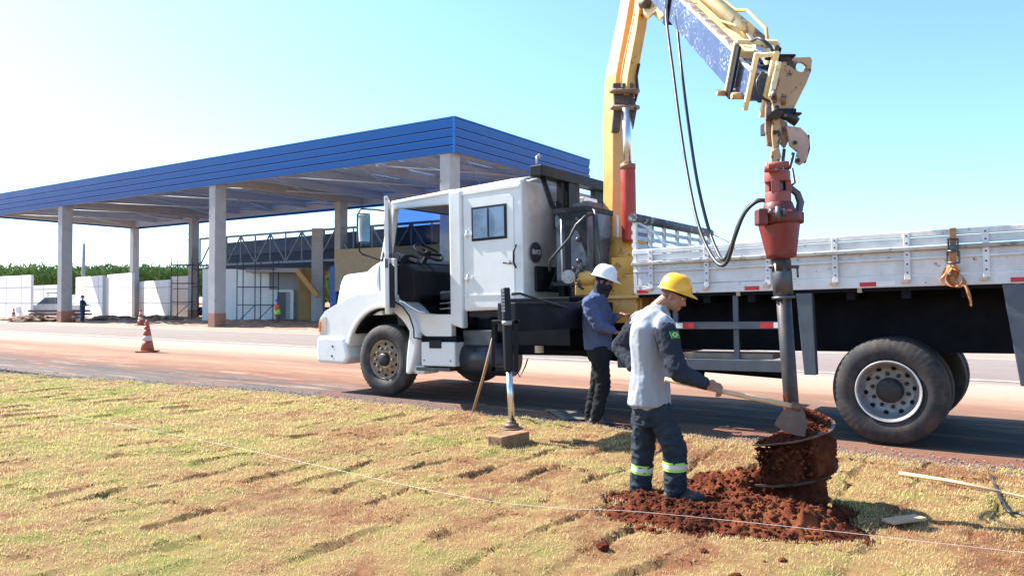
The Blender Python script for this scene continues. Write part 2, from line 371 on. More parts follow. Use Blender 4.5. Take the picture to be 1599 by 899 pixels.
# turf: uneven sod pieces, in road coordinates
def edge_v(u): return -0.80 - .9 * smoothstep(7.5, 15.5, u)
def turf_fields(u, v):
    """height of the sod surface and how much turf stands there (0 = open seam or bare soil)"""
    wv = .22 * fbm(u, v, .8, 3); row = np.floor((u + wv) / .42); uu = (u + wv) / .42 - row
    hs = np.sin(row * 12.9898) * 43758.5453; off = (hs - np.floor(hs)) * .9
    vv0 = (v + off + .20 * fbm(u, v, 1.1, 5)) / .62; colm = np.floor(vv0); vv = vv0 - colm
    e1 = np.minimum(uu, 1 - uu) * .42 + .035 * np.abs(fbm(u, v, 7, 45, 3)); e2 = np.minimum(vv, 1 - vv) * .62 + .035 * np.abs(fbm(u, v, 7, 46, 3))
    hs = np.sin(row * 78.233 + colm * 37.719) * 24634.6345; r1 = hs - np.floor(hs)
    hs = np.sin(row * 17.1 + colm * 91.7) * 15731.743; r2 = hs - np.floor(hs)
    openness = np.clip(fbm(u, v, .7, 9) * 1.6 + .30, 0, 1)
    wd = .016 + .050 * openness * r2 * r2
    seam = np.clip(1 - np.minimum(e1, e2 + .01 * (1 - openness)) / (wd + 1e-6), 0, 1) * np.clip(openness * 1.6, 0, 1)
    tilt = (r1 - .5) * (uu - .5) * .09 + (r2 - .5) * (vv - .5) * .07
    h = .035 + .018 * np.abs(fbm(u, v, 6, 44, 3)) + tilt + .008 * r1 + .012 * fbm(u, v, 2.5, 1) + .006 * fbm(u, v, 12, 2, 3)
    bare = smoothstep(.40, .60, fbm(u, v, 1.3, 21, 4))
    h = h - .075 * np.clip(seam * 1.5, 0, 1) - .018 * bare
    return h, np.clip(1 - seam * 1.8, 0, 1) * (1 - .75 * bare)
def in_mound(x, y, m=0.0):
    return mound_h(x, y) > .028 - m
def mound_h(x, y):
    def g(cx, cy, a, b, th, hgt):
        c, s = math.cos(rad(th)), math.sin(rad(th)); dx, dy = x - cx, y - cy
        p, q = (dx * c + dy * s) / a, (-dx * s + dy * c) / b; return hgt * np.exp(-(p * p + q * q) ** 1.3)
    base_ = g(1.25, 4.72, .62, .26, -16, .115) + g(.92, 4.98, .34, .18, 0, .055) + g(1.70, 5.50, .40, .18, -20, .21) + g(1.62, 4.74, .30, .20, -15, .06) + g(1.42, 5.80, .26, .14, 0, .06) \
        + g(1.80, 4.60, .30, .17, -30, .10) + g(2.0, 5.0, .22, .2, 0, .08) + g(.95, 5.40, .34, .20, 0, .05) + g(1.45, 5.1, .80, .52, -25, .055)
    n1 = fbm(x, y, 5, 31, 4); n2 = np.abs(fbm(x, y, 14, 32, 4, .6))
    return base_ * (1 + .45 * n1) + np.clip(base_ * 6, 0, 1) * (.085 * (n2 - .18) + .022 * fbm(x, y, 38, 33, 3)) - .03
def sod_mat(blade=False):
    m, nt, b, v = base('straw_grass_blades' if blade else 'sod_thatch')
    gp = N(nt, 'ShaderNodeNewGeometry').outputs['Position']
    f = noise_n(nt, gp, .9, 6, .6); f2 = noise_n(nt, gp, 3.3, 6, .65)
    sp = N(nt, 'ShaderNodeSeparateXYZ'); nt.links.new(gp, sp.inputs[0])
    left = mapr(nt, sp.outputs[0], 1.0, -6.0, -.028, .055)
    f3 = noise_n(nt, gp, 17, 4, .7); g = mth(nt, 'ADD', .5, mth(nt, 'MULTIPLY', 1.02, mth(nt, 'SUBTRACT', mth(nt, 'ADD', mth(nt, 'ADD', mth(nt, 'MULTIPLY', f, .6), mth(nt, 'ADD', mth(nt, 'MULTIPLY', f2, .4), mth(nt, 'MULTIPLY', mth(nt, 'SUBTRACT', f3, .5), .30))), left), .5)))
    straw = (.56, .385, .14); green = (.20, .22, .035); brown = (.33, .165, .075)
    if blade:
        at_ = N(nt, 'ShaderNodeAttribute', attribute_name='rnd').outputs['Fac']
        col = ramp(nt, mth(nt, 'ADD', g, mth(nt, 'MULTIPLY', mth(nt, 'SUBTRACT', at_, .5), .16)),
                   [(.36, (.38, .19, .08)), (.43, (.54, .35, .17)), (.49, (.64, .50, .25)), (.57, (.62, .51, .22)), (.64, (.48, .44, .11)), (.74, (.28, .33, .04))])
        col = mixc(nt, mapr(nt, at_, .80, 1, 0, .6), col, (.60, .52, .30))
        b.inputs['Roughness'].default_value = .6
    else:
        col = ramp(nt, g, [(.38, (.17, .075, .04)), (.50, (.22, .14, .06)), (.62, (.15, .14, .04))])
        b.inputs['Roughness'].default_value = .95
        bn = N(nt, 'ShaderNodeBump'); bn.inputs['Strength'].default_value = .8; bn.inputs['Distance'].default_value = .01
        nt.links.new(noise_n(nt, gp, 60, 8, .8), bn.inputs['Height']); nt.links.new(bn.outputs[0], b.inputs['Normal'])
    b.inputs['Specular IOR Level'].default_value = .15
    nt.links.new(col, b.inputs['Base Color'])
    if blade:
        out = [n for n in nt.nodes if n.type == 'OUTPUT_MATERIAL'][0]; tl_ = N(nt, 'ShaderNodeBsdfTranslucent'); nt.links.new(col, tl_.inputs[0])
        mx = N(nt, 'ShaderNodeMixShader'); mx.inputs[0].default_value = .42; nt.links.new(b.outputs[0], mx.inputs[1]); nt.links.new(tl_.outputs[0], mx.inputs[2]); nt.links.new(mx.outputs[0], out.inputs[0])
    return m
us = np.arange(-3.2, 22, .03); vs_ = -np.concatenate([np.arange(.75, 7.6, .03)])
UU, VV = np.meshgrid(us, vs_, indexing='ij'); HH, _ = turf_fields(UU, VV)
XW = RV.x + UU * Dv.x + VV * Nv.x; YW = RV.y + UU * Dv.y + VV * Nv.y
HH = np.where(mound_h(XW, YW) > .01, -.045, HH)
HH = np.where(VV > edge_v(UU) + .05 * fbm(UU, VV, 4, 40), -.03, HH)
co = np.stack([UU, -VV, HH], -1).reshape(-1, 3)
nu, nv = UU.shape; idx = np.arange(nu * nv).reshape(nu, nv)
fc = np.stack([idx[:-1, :-1], idx[1:, :-1], idx[1:, 1:], idx[:-1, 1:]], -1).reshape(-1, 4)
me = mesh_np('turf_ground', co, fc, sod_mat()); o = bpy.data.objects.new('turf_ground', me); COL.objects.link(o); o.matrix_world = ROAD; tag(o, kind='structure')
mb = MB()
for a, b_ in (((-14, 1.05), (-3.2, 9.5)), ((22, 2.0), (70, 9.5)), ((-14, 7.57), (70, 16))):
    mb._new([(a[0], a[1], .02), (b_[0], a[1], .02), (b_[0], b_[1], .02), (a[0], b_[1], .02)], [(0, 1, 2, 3)])
o = mb.build('grass_verge', sod_mat()); o.matrix_world = ROAD; tag(o, kind='structure')

def scatter_grass():
    pts = []
    for d0, d1, dens in ((3.2, 4.6, 9000), (4.6, 6, 6500), (6, 8, 4200), (8, 11, 2300), (11, 15, 1100), (15, 22, 500)):
        xw = .72 * d1 + .6; n = int((d1 - d0) * 2 * xw * dens)
        x = rng.uniform(-xw, xw, n); y = rng.uniform(d0, d1, n); pts.append(np.stack([x, y], -1))
    p = np.concatenate(pts); x, y = p[:, 0], p[:, 1]
    u, v = road_uv(x, y); k = (v < edge_v(u) - .02 + .10 * fbm(x, y, 5, 50)) & (u > -3.1) & (u < 21.9) & (v > -7.5) & ~(mound_h(x, y) > .02)
    x, y, u, v = x[k], y[k], u[k], v[k]
    h, cov = turf_fields(u, v); n = len(x); k = rng.uniform(0, 1, n) < cov
    x, y, h = x[k], y[k], h[k]; k = rng.uniform(0, 1, len(x)) < .35 + 1.1 * np.clip(.55 + 1.3 * fbm(x, y, 9, 81, 3), 0, 1); x, y, h = x[k], y[k], h[k]; n = len(x)
    dist = np.hypot(x, y); sc = np.clip(dist / 5, .8, 2.2)
    L = rng.uniform(.014, .034, n) * sc ** .5; wd = rng.uniform(.0018, .0038, n) * sc; az = rng.uniform(0, 2 * math.pi, n); ln = rng.uniform(.25, 1.3, n)
    b0 = np.stack([x, y, h - .004], -1); side = np.stack([np.cos(az + 1.57), np.sin(az + 1.57), np.zeros(n)], -1) * wd[:, None]
    tip = b0 + np.stack([np.cos(az) * np.sin(ln), np.sin(az) * np.sin(ln), np.cos(ln)], -1) * L[:, None]
    co = np.stack([b0 - side, b0 + side, tip], 1).reshape(-1, 3); fc = np.arange(3 * n).reshape(n, 3)
    me = mesh_np('grass', co, fc, sod_mat(True), False)
    a = me.attributes.new('rnd', 'FLOAT', 'POINT'); a.data.foreach_set('value', np.repeat(rng.uniform(0, 1, n), 3).astype(np.float32))
    o = bpy.data.objects.new('grass', me); COL.objects.link(o)
    tag(o, 'short straw-coloured and green grass of the newly laid sod', 'grass', kind='stuff')
scatter_grass()

# gravel edge between turf and road
def stones(name, n, place, r0, r1, m, label, cat):
    ico = bmesh.new(); bmesh.ops.create_icosphere(ico, subdivisions=1, radius=1)
    bv = np.array([v.co[:] for v in ico.verts]); bf = np.array([[v.index for v in f.verts] for f in ico.faces]); ico.free()
    P = place(n); n = len(P); r = rng.uniform(r0, r1, n) * rng.uniform(.5, 1, n)
    sc = rng.uniform(.6, 1.3, (n, 1, 3)); jit = rng.uniform(.75, 1.2, (n, len(bv), 1))
    az = rng.uniform(0, 6.28, n); c, s = np.cos(az)[:, None], np.sin(az)[:, None]
    q = bv[None] * sc * jit; q = np.stack([q[..., 0] * c - q[..., 1] * s, q[..., 0] * s + q[..., 1] * c, q[..., 2] * .7], -1)
    co = (q * r[:, None, None] + P[:, None, :]).reshape(-1, 3); fc = (bf[None] + (np.arange(n) * len(bv))[:, None, None]).reshape(-1, 3)
    me = mesh_np(name, co, fc, m, False); o = bpy.data.objects.new(name, me); COL.objects.link(o); tag(o, label, cat, kind='stuff'); return o
def gravel_place(n):
    u = rng.uniform(-3, 20, n); t = rng.normal(0, .20, n); v = edge_v(u) + .14 + t
    h, _ = turf_fields(u, v); z = np.where(v < edge_v(u), h, 0) + .002
    x = RV.x + u * Dv.x + v * Nv.x; y = RV.y + u * Dv.y + v * Nv.y; k = v < .35
    return np.stack([x, y, z], -1)[k]
GRAV = mat('grey_gravel', (.20, .17, .15), .9, var=.5, scale=40, spot=(.40, .34, .30), spot_lv=.60, spot_scale=25)
stones('gravel', 16000, gravel_place, .004, .016, GRAV, 'loose grey gravel along the edge of the asphalt', 'gravel')

# dug earth
def soil_mat():
    m, nt, b, v = base('dug_red_earth'); gp = N(nt, 'ShaderNodeNewGeometry').outputs['Position']
    col = ramp(nt, noise_n(nt, gp, 3.2, 10, .7), [(.38, (.062, .017, .009)), (.5, (.11, .029, .014)), (.64, (.22, .068, .030))])
    nt.links.new(col, b.inputs['Base Color']); b.inputs['Roughness'].default_value = .95; b.inputs['Specular IOR Level'].default_value = .1
    bn = N(nt, 'ShaderNodeBump'); bn.inputs['Strength'].default_value = 1; bn.inputs['Distance'].default_value = .012
    nt.links.new(noise_n(nt, gp, 45, 10, .8), bn.inputs['Height']); nt.links.new(bn.outputs[0], b.inputs['Normal']); return m
SOIL = soil_mat()
xs, ys = np.arange(.1, 2.7, .011), np.arange(4.0, 6.4, .011); X, Y = np.meshgrid(xs, ys, indexing='ij'); Hm = mound_h(X, Y)
hole = np.hypot(X - 1.93, Y - 5.2); Hm = Hm - .06 * (1 - smoothstep(.20, .36, hole))
nu, nv = X.shape; idx = np.arange(nu * nv).reshape(nu, nv)
fc = np.stack([idx[:-1, :-1], idx[1:, :-1], idx[1:, 1:], idx[:-1, 1:]], -1).reshape(-1, 4)
me = mesh_np('dirt_mound', np.stack([X, Y, Hm], -1).reshape(-1, 3), fc, SOIL); o = bpy.data.objects.new('dirt_mound', me); COL.objects.link(o)
tag(o, 'heap of freshly dug dark red earth round the drill hole', 'dirt mound', kind='stuff')
def clod_place(n):
    x = rng.normal(1.35, .42, n); y = rng.normal(5.0, .36, n); h = mound_h(x, y); k = (h > .0) & (np.hypot(x - 1.93, y - 5.2) > .3)
    x, y = x[k], y[k]; return np.stack([x, y, np.maximum(mound_h(x, y), .035)], -1)
stones('crumbled_earth', 5200, clod_place, .005, .026, SOIL, 'loose crumbs of red earth scattered over the dug heap', 'earth crumbs')
def clod(name, c, r, label, group=None):
    bm = bmesh.new(); bmesh.ops.create_icosphere(bm, subdivisions=3, radius=1)
    for v in bm.verts: v.co *= r * (1 + .45 * noise.fractal(v.co * 1.6 + Vector(c) * 9, 1, 2, 4)); v.co.z *= .7
    me = bpy.data.meshes.new(name); bm.to_mesh(me); bm.free(); me.materials.append(SOIL)
    for p in me.polygons: p.use_smooth = True
    o = bpy.data.objects.new(name, me); COL.objects.link(o); o.location = c; return tag(o, label, 'clod', group)
G = 'loose clods of earth lying on the grass'
for px, py, r, lb in ((941, 850, .035, 'dark clod of earth alone on the grass left of the heap'), (1148, 897, .028, 'small clod at the bottom edge below the heap'),
                      (1097, 858, .022, 'pale small lump on the grass at the lower rim of the heap'), (1220, 873, .024, 'brown clod on the grass under the right end of the heap'),
                      (1192, 876, .018, 'tiny clod beside the brown clod below the heap')):
    clod('dirt_clod', gr(px, py, .05), r, lb, G)

# ------------------------------------------------------------------ CANOPY (background)
f1 = Vector((-.830, .558, 0)); f2 = Vector((.584, .812, 0)).normalized(); f2 = Vector((.558, .830, 0))
C0 = Vector((-2.50, 32.5, 0)); SP = 16.4; LEN = 43.8; WID = 11.4
CAN = mat_from(f1, -f2, Zv, C0)          # local (s, -t, z)
can = empty('canopy', C0, 'long blue-edged canopy on tall concrete pillars across the road', 'canopy'); can.matrix_world = CAN
def blue_fascia():
    return mat('blue_fascia_sheet', (.004, .125, .42), .35, .0, var=.06, scale=.4, spec=.3)
zb, zt = 7.62, 9.10
BF = blue_fascia()
def fascia(x0, y0, x1, y1, nx, ny):
    """stepped horizontal cladding strips between two plan points, outward normal nx, ny"""
    m_ = MB(); hs = [zb, zb + .34, zb + .70, zb + 1.07, zt]
    for i in range(4):
        a, b_ = hs[i] + .02, hs[i + 1] - .07; o0 = .03
        pts = [(x0 + nx * .02, y0 + ny * .02, a), (x1 + nx * .02, y1 + ny * .02, a), (x1 + nx * .08, y1 + ny * .08, b_), (x0 + nx * .08, y0 + ny * .08, b_)]
        m_.poly(pts, (-nx * .06, -ny * .06, 0))
        m_.mi = 1; m_.poly([(x0, y0, b_ - .03), (x1, y1, b_ - .03), (x1, y1, b_ + .09), (x0, y0, b_ + .09)], (-nx * .05, -ny * .05, 0))
        m_.mi = 2; m_.poly([(x0 + nx * .075, y0 + ny * .075, b_), (x1 + nx * .075, y1 + ny * .075, b_), (x1 + nx * .078, y1 + ny * .078, b_ + .022), (x0 + nx * .078, y0 + ny * .078, b_ + .022)], (-nx * .03, -ny * .03, 0)); m_.mi = 0  # edge lip in paler blue, its gleam painted into the colour
    m_.poly([(x0 + nx * .09, y0 + ny * .09, zt - .02), (x1 + nx * .09, y1 + ny * .09, zt - .02), (x1 + nx * .09, y1 + ny * .09, zt + .05), (x0 + nx * .09, y0 + ny * .09, zt + .05)], (-nx * .2, -ny * .2, 0))
    return m_
e = .25
fascia(-e, e, LEN + e, e, 0, 1).build('fascia', [BF, mat('dark_blue_groove', (.002, .010, .05), .7), mat('painted_lip_gleam', (.05, .20, .55), .3)], can)
fascia(-e, -WID - e, LEN + e, -WID - e, 0, -1).build('fascia', [BF, mat('dark_blue_groove', (.002, .010, .05), .7), mat('painted_lip_gleam', (.05, .20, .55), .3)], can)
fascia(-e - .004, e, -e - .004, -WID - e, -1, 0).build('fascia', [BF, mat('dark_blue_groove', (.002, .010, .05), .7), mat('painted_lip_gleam', (.05, .20, .55), .3)], can)
fascia(LEN + e, e, LEN + e, -WID - e, 1, 0).build('fascia', [BF, mat('dark_blue_groove', (.002, .010, .05), .7), mat('painted_lip_gleam', (.05, .20, .55), .3)], can)
mb = MB(); mb.obox((-e - .06, e + .06, zb - .03), (-e - .06, e + .06, zt + .04), .10, .10, up=(1, 0, 0)); mb.build('corner_trim', BF, can)
# roof deck with ribs
mb = MB(); n = int(LEN / .33)
for i in range(n):
    x = i * .33; gap = (i % 4 == 1 and (1 < x < 13.5))        # rows of slits added to the deck so sky shows as bright streaks
    mb.box((x, 0, 8.42), (x + .20, -WID, 8.46))
    if not gap: mb.box((x + .20, 0, 8.47), (x + .33, -WID, 8.50))
    else: mb.box((x + .20, -.6 * (i % 3), 8.47), (x + .33, -1.2 - .6 * (i % 3), 8.50)); mb.box((x + .20, -3.6, 8.47), (x + .33, -5.4, 8.50)); mb.box((x + .20, -7.5, 8.47), (x + .33, -WID, 8.50))
mb.build('roof_deck', CDECK, can)
for s_ in (0, SP, 2 * SP, LEN):
    x = min(max(s_, .25), LEN - .25)
    MB().prism([(x - .15, 7.75), (x + .15, 7.75), (x + .15, 8.35), (x - .15, 8.35)], 0, -WID).build('roof_beam', CONC, can, bevel=.02)
for t_ in (.25, WID - .25):
    MB().box((0, -t_ - .12, 7.76), (LEN, -t_ + .12, 8.30)).build('edge_beam', CSTEEL, can)
for i in range(1, 12):
    x = i * LEN / 12 
    m_ = MB(); m_.box((x - .06, -.4, 7.95), (x + .06, -WID + .4, 8.0)); m_.box((x - .015, -.4, 8.0), (x + .015, -WID + .4, 8.35)); m_.box((x - .06, -.4, 8.35), (x + .06, -WID + .4, 8.4))
    m_.build('purlin', CSTEEL, can)
for i in range(7):
    x = i * LEN / 7
    for k in range(2):
        y0, y1 = (-.6, -WID + .6) if k else (-WID + .6, -.6)
        MB().tube([(x, y0, 7.9), (x + LEN / 7, y1, 7.9)], .035, 6).build('tie_rod', CSTEEL, can)
PILL = mat('stained_concrete_pillar', (.42, .41, .41), .85, var=.1, scale=2, spot=(.30, .27, .26), spot_lv=.62, spot_scale=5)
def pillar(s_, t_, wd=.62, sleeve=None):
    m_ = MB().box((s_ - wd * .4, -t_ - wd * .5, 0), (s_ + wd * .4, -t_ + wd * .5, 7.75)); o = m_.build('pillar', [PILL], can, bevel=.03)
    MB().box((s_ - wd * .4 - .004, -t_ - wd * .5 - .004, 0), (s_ + wd * .4 + .004, -t_ + wd * .5 + .004, .75)).build('dirt_splash', mat('red_splashed_concrete', (.36, .19, .13), .9, var=.2), o)
    for q in (.45, .9): MB().ell((s_ + .25, -t_ + wd * .5, 5.6 + q), .035, n=6).build('bolt', SCAFF, o)
pillar(0.28, .15, .70); pillar(SP, .15, .70); pillar(2 * SP, .15, .70); pillar(LEN - .3, .15, .70)
pillar(SP, 9.2, .66); pillar(2 * SP, 9.6, .62); pillar(.28, 10.2, .62)
mb = MB(); mb.box((LEN - .3, -WID - .1, 0), (LEN + .25, -WID + .45, 7.7)); mb.build('pillar', PILL, can, bevel=.03)
# blue sleeve on a rear pillar foot
MB().box((SP - .29, -8.9 - .36, 0), (SP + .29, -8.9 + .36, 3.6)).build('blue_sleeve', mat('blue_column_wrap', (.02, .12, .42), .5), can)

# far flat-roofed sheds and walls -------------------------------------------------------
def wall(name, px0, px1, Y0, Y1, ytop0, zb_=0.0, th=.2, m=CWHITE, label='', cat='wall', group=None, back=0, seams=True, zt1=None):
    a = Vector(((px0 - CX) / F * Y0, Y0, 0)); b_ = Vector(((px1 - CX) / F * Y1, Y1, 0))
    h0 = CAMH - (ytop0 - HY) / F * Y0; dv = (b_ - a).normalized(); nn = Vector((-dv.y, dv.x, 0))
    if nn.y < 0: nn = -nn
    h1 = h0 if zt1 is None else CAMH - (zt1 - HY) / F * Y1
    m_ = MB(); m_.poly([a, b_, b_ + Zv * h1, a + Zv * h0], nn * th)
    o = m_.build(name, m, bevel=.01)
    if label: tag(o, label, cat, group)
    if seams:
        s_ = MB(); L = (b_ - a).length
        for z in (1.25, 2.5):
            if z < h0 - .3: s_.obox(a - nn * .006 + Zv * z, b_ - nn * .006 + Zv * z, .012, .03)
        k = 1
        while k * 3.0 < L: 
            p = a + dv * k * 3.0 - nn * .006; s_.obox(p, p + Zv * (h0 - .05), .012, .02, up=dv); k += 1
        j = s_.build('panel_joint', mat('dark_panel_joint', (.25, .25, .26), .9), o)
    return o
GW = 'white precast wall panels beyond the canopy'
wall('wall_panel', -90, 48, 72, 60, 436, label='white wall panel at the far left edge of the site', group=GW)
wall('wall_panel', 48, 92, 72, 68, 446, label='low white wall panel behind the parked pickup', group=GW)
w_ = wall('wall_panel', 118, 160, 62, 57, 433, label='white panel right of the leftmost visible pillar', group=GW)
wall('wall_panel', 160, 166, 57.1, 61, 431, label='narrow white return wall turning back behind the leftmost pillar', group=GW)
wall('wall_panel', 167, 206, 67, 62, 429, label='tall white panel between two canopy pillars', group=GW)
wall('wall_panel', 212, 266, 67, 60, 440, label='white panel wall right of the slim rear corner pillar', group=GW)
wall('wall_panel', 266, 300, 66, 64, 432, m=GREYM, label='grey unfinished wall behind the scaffold', group=GW)
# white room with a door
room = empty('site_building', at(440, 500, 50) * 1, 'low white and grey building with open doorway behind the scaffold', 'building')
room.location = Vector((at(440, 500, 50).x, 50, 0))
RL = room.location
def rbx(px0, px1, yt, yb, Y, th, m, name, **k):
    a, b_ = at(px0, yt, Y), at(px1, yb, Y); m_ = MB().box((a.x - RL.x, Y - RL.y, max(b_.z, 0)), (b_.x - RL.x, Y - RL.y + th, a.z)); return m_.build(name, m, room, **k)
rbx(316, 420, 420, 500, 50.8, .2, CWHITE, 'front_wall')
rbx(420, 470, 426, 500, 51.0, 5, GREYM, 'side_room')
rbx(383, 470, 418.5, 425, 49.6, 7, CONC, 'roof_slab')
rbx(418, 458, 452, 498, 50.6, .35, CWHITE, 'porch')
dr = rbx(433, 446, 456, 497, 50.5, .05, mat('grey_door', (.13, .13, .14), .6), 'door')
rbx(446, 452, 456, 497, 50.52, .05, mat('light_door_leaf', (.34, .34, .35), .6), 'door_leaf')
rbx(466, 500, 418, 500, 50.2, .3, OCHRE, 'ochre_wall')
mb = MB().obox(Vector(at(462, 420, 49.5)) - RL, Vector(at(496, 462, 49.5)) - RL, .25, .30); mb.build('stair_beam', ORWOOD, room)
# second roof on trusses
tr = empty('truss_roof', (at(400, 470, 48).x, 48, 0), 'low dark blue shed roof carried on grey lattice girders', 'shed roof'); TL = tr.location.copy()
def tl(px, py, Y): return at(px, py, Y) - TL
Ya, Yb = 57.5, 43.8       # the girder runs parallel to the big canopy
def gp_(px, z):
    """point of the girder line at photo column px, height z"""
    a = Vector(((312 - CX) / F * 57.5, 57.5, 0)); t = (px - CX) / F
    k = (t * a.y - a.x) / (-f1.x + f1.y * t); p = a - f1 * k; return Vector((p.x, p.y, z)) - TL
ZT, ZB = 6.05, 4.05
mt = MB(); tops = [312 + (760 - 312) * (i / 22) ** 1.0 for i in range(23)]
pa, pb = gp_(312, ZT), gp_(900, ZT)
def lerp(a, b, t): return a + (b - a) * t
mt.obox(pa, pb, .14, .14); mt.obox(pa - Zv * (ZT - ZB), pb - Zv * (ZT - ZB), .14, .14)
nb = 20
for i in range(nb + 1):
    p = lerp(pa, pb, i / nb); mt.obox(p, p - Zv * (ZT - ZB), .09, .09)
for i in range(nb):
    p, q = lerp(pa, pb, i / nb), lerp(pa, pb, (i + 1) / nb); lo = Zv * (ZT - ZB)
    if i % 2: p, q = p, q - lo
    else: p, q = p - lo, q
    mt.obox(p, q, .08, .08)
mt.build('lattice_girder', TRUSS, tr)
dn = f2 * .9
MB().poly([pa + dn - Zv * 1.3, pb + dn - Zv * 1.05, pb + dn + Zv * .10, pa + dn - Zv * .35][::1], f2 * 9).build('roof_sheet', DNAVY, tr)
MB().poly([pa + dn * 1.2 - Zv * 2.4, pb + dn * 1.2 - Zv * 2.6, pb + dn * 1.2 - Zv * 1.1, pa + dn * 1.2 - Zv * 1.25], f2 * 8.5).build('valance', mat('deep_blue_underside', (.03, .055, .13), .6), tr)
for px in (497, 610, 760):
    p = gp_(px, 0); MB().box((p.x - .38, p.y - .3, 0), (p.x + .38, p.y + .3, ZT + .1)).build('post', PILL, tr, bevel=.03)
a = gp_(520, 0); b_ = gp_(900, 0)
MB().poly([a + f2 * 3, b_ + f2 * 3, b_ + f2 * 3 + Zv * 3.6, a + f2 * 3 + Zv * 3.6], f2 * .3).build('ochre_wall', OCHRE, tr)
a = gp_(545, 0) - f2 * 1.2; b_ = gp_(760, 0) - f2 * 1.2
MB().poly([a + Zv * 2.0, b_ + Zv * 2.0, b_ + Zv * 4.6, a + Zv * 4.6], f2 * .3).build('block_wall', TANB, tr)
# a second pale building part behind the cab
# scaffolds
def scaffold(px, Y, nx, nz, label, wd=1.5, hgt=1.5):
    b0 = Vector(((px - CX) / F * Y, Y, 0)); r = empty('scaffold', b0, label, 'scaffold', 'scaffold towers in front of the walls')
    for i in range(nx + 1):
        for j in range(2): MB().tube([(i * wd, j * 1.1, 0), (i * wd, j * 1.1, nz * hgt + .5)], .035, 6).build('upright', SCAFF, r)
    for k in range(1, nz + 1):
        for j in range(2): MB().tube([(0, j * 1.1, k * hgt), (nx * wd, j * 1.1, k * hgt)], .03, 6).build('rail', SCAFF, r)
        for i in range(nx + 1): MB().tube([(i * wd, 0, k * hgt), (i * wd, 1.1, k * hgt)], .03, 6).build('cross_rail', SCAFF, r)
    for i in range(nx): MB().tube([(i * wd, 0, 0), ((i + 1) * wd, 0, hgt)], .025, 6).build('brace', SCAFF, r)
scaffold(267, 56, 1, 3, 'three-tier scaffold left of the middle rear pillar', 1.5, 1.35)
scaffold(300, 53, 1, 3, 'scaffold bay just right of the middle rear pillar', 1.0, 1.2)
scaffold(370, 49, 2, 3, 'wide scaffold in front of the white building', 1.15, 1.15)
# street pole among the cane
tag(MB().tube([at(130, 500, 75), at(130, 380, 75)], [.2, .15], 8).build('utility_pole', CONC), 'grey utility pole rising before the green cane field', 'pole')
# building rubble: low earth bank at the road edge
xs = np.arange(-60, 2, .35); ys = np.arange(0, 14, .35); A_, B_ = np.meshgrid(np.arange(16, 80, .4), np.arange(16.6, 27, .4), indexing='ij')
hb = .14 + .28 * np.clip(fbm(A_, B_, .5, 60, 5, .65), 0, 1) + .12 * np.abs(fbm(A_, B_, 2.2, 61, 3)); hb *= smoothstep(16.4, 17.4, B_)
nu, nv = A_.shape; idx = np.arange(nu * nv).reshape(nu, nv)
fc = np.stack([idx[:-1, :-1], idx[1:, :-1], idx[1:, 1:], idx[:-1, 1:]], -1).reshape(-1, 4)
me = mesh_np('earth_bank', np.stack([A_, -B_, hb - .06], -1).reshape(-1, 3), fc, mat('site_earth', (.24, .13, .085), .95, var=.4, scale=1.2, spot=(.42, .34, .28), spot_lv=.58, spot_scale=1.5), True)
o = bpy.data.objects.new('earth_bank', me); COL.objects.link(o); o.matrix_world = ROAD; tag(o, kind='structure')

